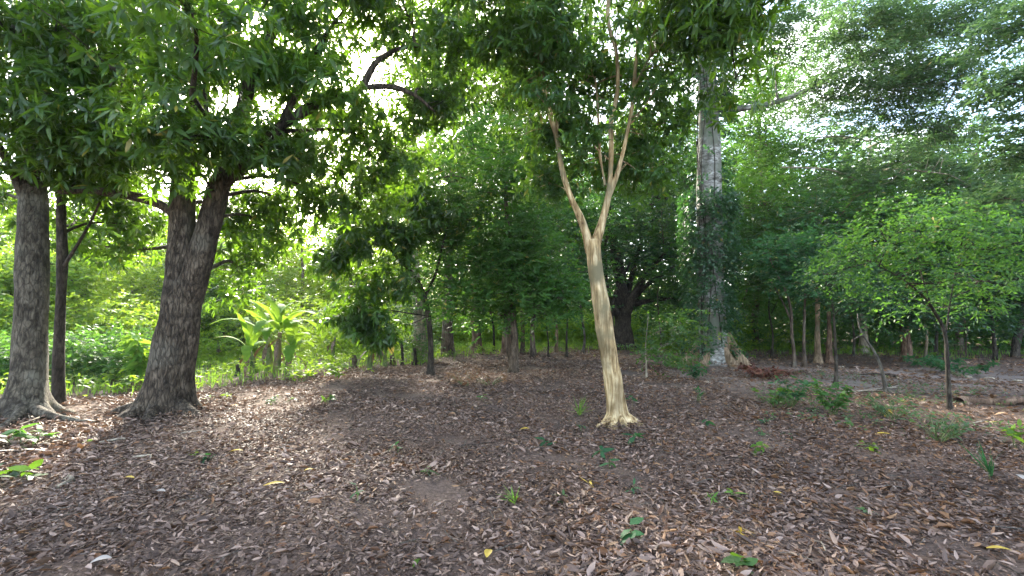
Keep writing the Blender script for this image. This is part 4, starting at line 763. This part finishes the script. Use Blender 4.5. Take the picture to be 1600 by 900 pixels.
# dry weed clump in the middle, red-brown dead frond by the kapok
S(727, 602, .35, 10, .12, .03, 'rust', 'rusty clump of dead weeds right of the young mango stem', 'dead_weed_clump', cat='dead weeds', stems=12, spread=.4)
S(765, 600, .25, 10, .12, .03, 'rust', 'lower clump of dead weeds left of the twin-stemmed brown tree', 'dead_weed_clump', cat='dead weeds', stems=9, spread=.4)
S(1195, 592, .28, 14, .18, .05, 'redd', 'heap of reddish dead branch leaves right of the kapok buttress', 'dead_branch', cat='dead branch', stems=13, spread=.55)

def fallen_leaf(px, py, L, W, ang, label, mat='yellow'):
    b = G(px, py); b[2] += .045; m = MB(); r = np.random.default_rng(int(px)); d = arr(math.cos(R(ang)), math.sin(R(ang)), .05)[None]
    V = []; n = 8; s = arr(-d[0, 1], d[0, 0], 0)
    for i in range(n + 1):
        f = i / n; c = b + d[0] * L * (f - .5) + arr(0, 0, .009 * math.sin(3.14 * f)); w = W * .5 * math.sin(math.pi * min(1, f * .96 + .03)) ** .8
        V += [c - s * w + arr(0, 0, w * .25), c - s * w * .5 + arr(0, 0, w * .06), c, c + s * w * .5 + arr(0, 0, w * .06), c + s * w + arr(0, 0, w * .3)]
    m.add(V, [[i * 5 + j, i * 5 + j + 1, i * 5 + j + 6, i * 5 + j + 5] for i in range(n) for j in range(4)], None, .5, True)
    tag(m.build('fallen_leaf', ML[mat], None, tuple(b)), label, 'leaf', 'single leaves that stand out on the litter')
fallen_leaf(428, 769, .17, .055, 18, 'largest yellow fallen leaf, lying alone in the near litter on the left')
fallen_leaf(369, 709, .14, .05, 10, 'yellow fallen leaf right of the dense dark low plant')
fallen_leaf(201, 750, .13, .04, -12, 'dull yellow leaf lying left of the largest yellow one')
fallen_leaf(366, 636, .13, .06, 0, 'small yellow leaf by the right root of the forked mango')
fallen_leaf(482, 749, .08, .035, 25, 'small greenish yellow leaf right of the largest yellow one')
fallen_leaf(172, 793, .12, .05, 50, 'orange-brown curled leaf in the near left litter', 'rust')
fallen_leaf(249, 783, .10, .045, -5, 'pale grey-green leaf between the orange curled one and the largest yellow one', 'grey')
fallen_leaf(1380, 687, .16, .055, -25, 'bright yellow leaf below the leaning sapling')
fallen_leaf(820, 672, .14, .06, 10, 'faded orange leaf left of the cream tree', 'yellow')
fallen_leaf(1562, 866, .13, .04, -20, 'yellow leaf in the lower right corner litter')
fallen_leaf(763, 877, .09, .05, 80, 'crumpled yellow-tan leaf at the bottom middle')
fallen_leaf(1111, 716, .12, .05, 20, 'orange leaf lying left of the lime green seedling', 'rust')
fallen_leaf(157, 893, .10, .06, 30, 'pale tan leaf at the bottom left', 'grey')
fallen_leaf(1595, 758, .12, .05, 60, 'white curled leaf at the right edge', 'grey')

def stick(px0, py0, px1, py1, rad, label, bark='pale', name='fallen_stick', cat='stick', lift=.03, kink=.06, seg=8, forks=()):
    a, c = G(px0, py0), G(px1, py1); m = (a + c) / 2 + arr(kink, kink, 0); mb = MB()
    tube(mb, [(a[0], a[1], a[2] + lift, rad), (m[0], m[1], float(hgt(m[0], m[1])) + lift * 1.3, rad * .9), (c[0], c[1], c[2] + lift, rad * .6)], seg, .1, rough=rad * .12, wob=rad * .6, seed=int(px0))
    for f, ln, an in forks:
        p = a * (1 - f) + c * f; tube(mb, [(p[0], p[1], p[2] + lift, rad * .6), (p[0] + ln * math.cos(an), p[1] + ln * math.sin(an), p[2] + lift * 1.8, rad * .3)], 6, .1, wob=.01)
    tag(mb.build(name, MBK[bark], None, tuple(a)), label, cat)
stick(1498, 630, 1640, 634, .08, 'reddish-brown fallen log lying behind the forked sapling', 'red', 'fallen_log', 'log', .05, .05, 14)
stick(155, 693, 196, 690, .016, 'pale flat broken wood piece in the left litter')
stick(275, 683, 322, 682, .008, 'thin pale twig lying in front of the forked mango roots', forks=[(.3, .2, 1.0)])
stick(208, 712, 232, 718, .012, 'short weathered stick left of the dense dark low plant')
stick(85, 757, 108, 738, .02, 'short grey branch stub in the near left litter', forks=[(.6, .12, 2.0)])
stick(1300, 612, 1420, 606, .018, 'long thin branch lying on pale ground behind the leaning sapling', forks=[(.7, .6, .5), (.4, .4, -.4)])
stick(1400, 592, 1345, 590, .03, 'dark rotten branch on the pale ground behind the leaning sapling', 'dark')
stick(1500, 668, 1555, 655, .008, 'thin bare twig right of the forked sapling')
stick(1165, 590, 1200, 582, .02, 'pale curved root-like branch touching the kapok buttress', forks=[(.5, .5, 1.2)])
stick(30, 668, 62, 655, .012, 'pale dry twig propped on the roots of the grey trunk', lift=.08, forks=[(.5, .15, 2.5)])
stick(1010, 560, 1075, 538, .05, 'leaning dead branch lying left of the kapok foot', 'pale', lift=.25)
stick(1290, 858, 1268, 838, .005, 'thin pale stalk on bare soil at the lower right')
def stone(px, py, s, label):
    b = G(px, py); r = np.random.default_rng(int(px)); V = nrmz(r.normal(size=(60, 3))) * arr(s, s * .8, s * .45)
    import bmesh
    bm = bmesh.new(); [bm.verts.new(v) for v in V * (1 + .15 * noise3(V * 9)[:, None])]; bmesh.ops.convex_hull(bm, input=bm.verts)
    me = bpy.data.meshes.new('stone'); bm.to_mesh(me); bm.free(); me.materials.append(MBK['pale']); o = bpy.data.objects.new('stone', me); col.objects.link(o)
    o.location = (b[0], b[1], b[2] + s * .25); tag(o, label, 'stone')
stone(1105, 603, 0.081, 'pale flat stone on the litter before the kapok')
stone(1279, 573, 0.099, 'pale stone beside the foot of the pale straight trunk')
stone(1315, 574, 0.105, 'pale stone right of the thicker reddish trunk')
stone(1512, 586, 0.099, 'pale stone lying right of the wide bluish fern clump')
stone(1546, 592, 0.124, 'largest pale stone on the bare ground at the far right')
stone(1590, 596, 0.099, 'whitish stone on the ground at the right edge')
# ---------------------------------------------------------------- air
import bmesh
hm = bpy.data.meshes.new('haze'); bmh = bmesh.new(); bmesh.ops.create_cube(bmh, size=1); bmh.to_mesh(hm); bmh.free()
ho = bpy.data.objects.new('haze', hm); col.objects.link(ho); ho.scale = (640, 480, 27); ho.location = (0, 175, 12.0)
mh, nh, lh, oh = nmat('air'); pv = nh.new('ShaderNodeVolumePrincipled'); pv.inputs['Density'].default_value = .0004; pv.inputs['Color'].default_value = (.86, .93, 1, 1); pv.inputs['Anisotropy'].default_value = .4
lh.new(pv.outputs[0], oh.inputs['Volume']); hm.materials.append(mh); tag(ho, 'thin pale daylight haze between the trees', 'haze', kind='stuff')
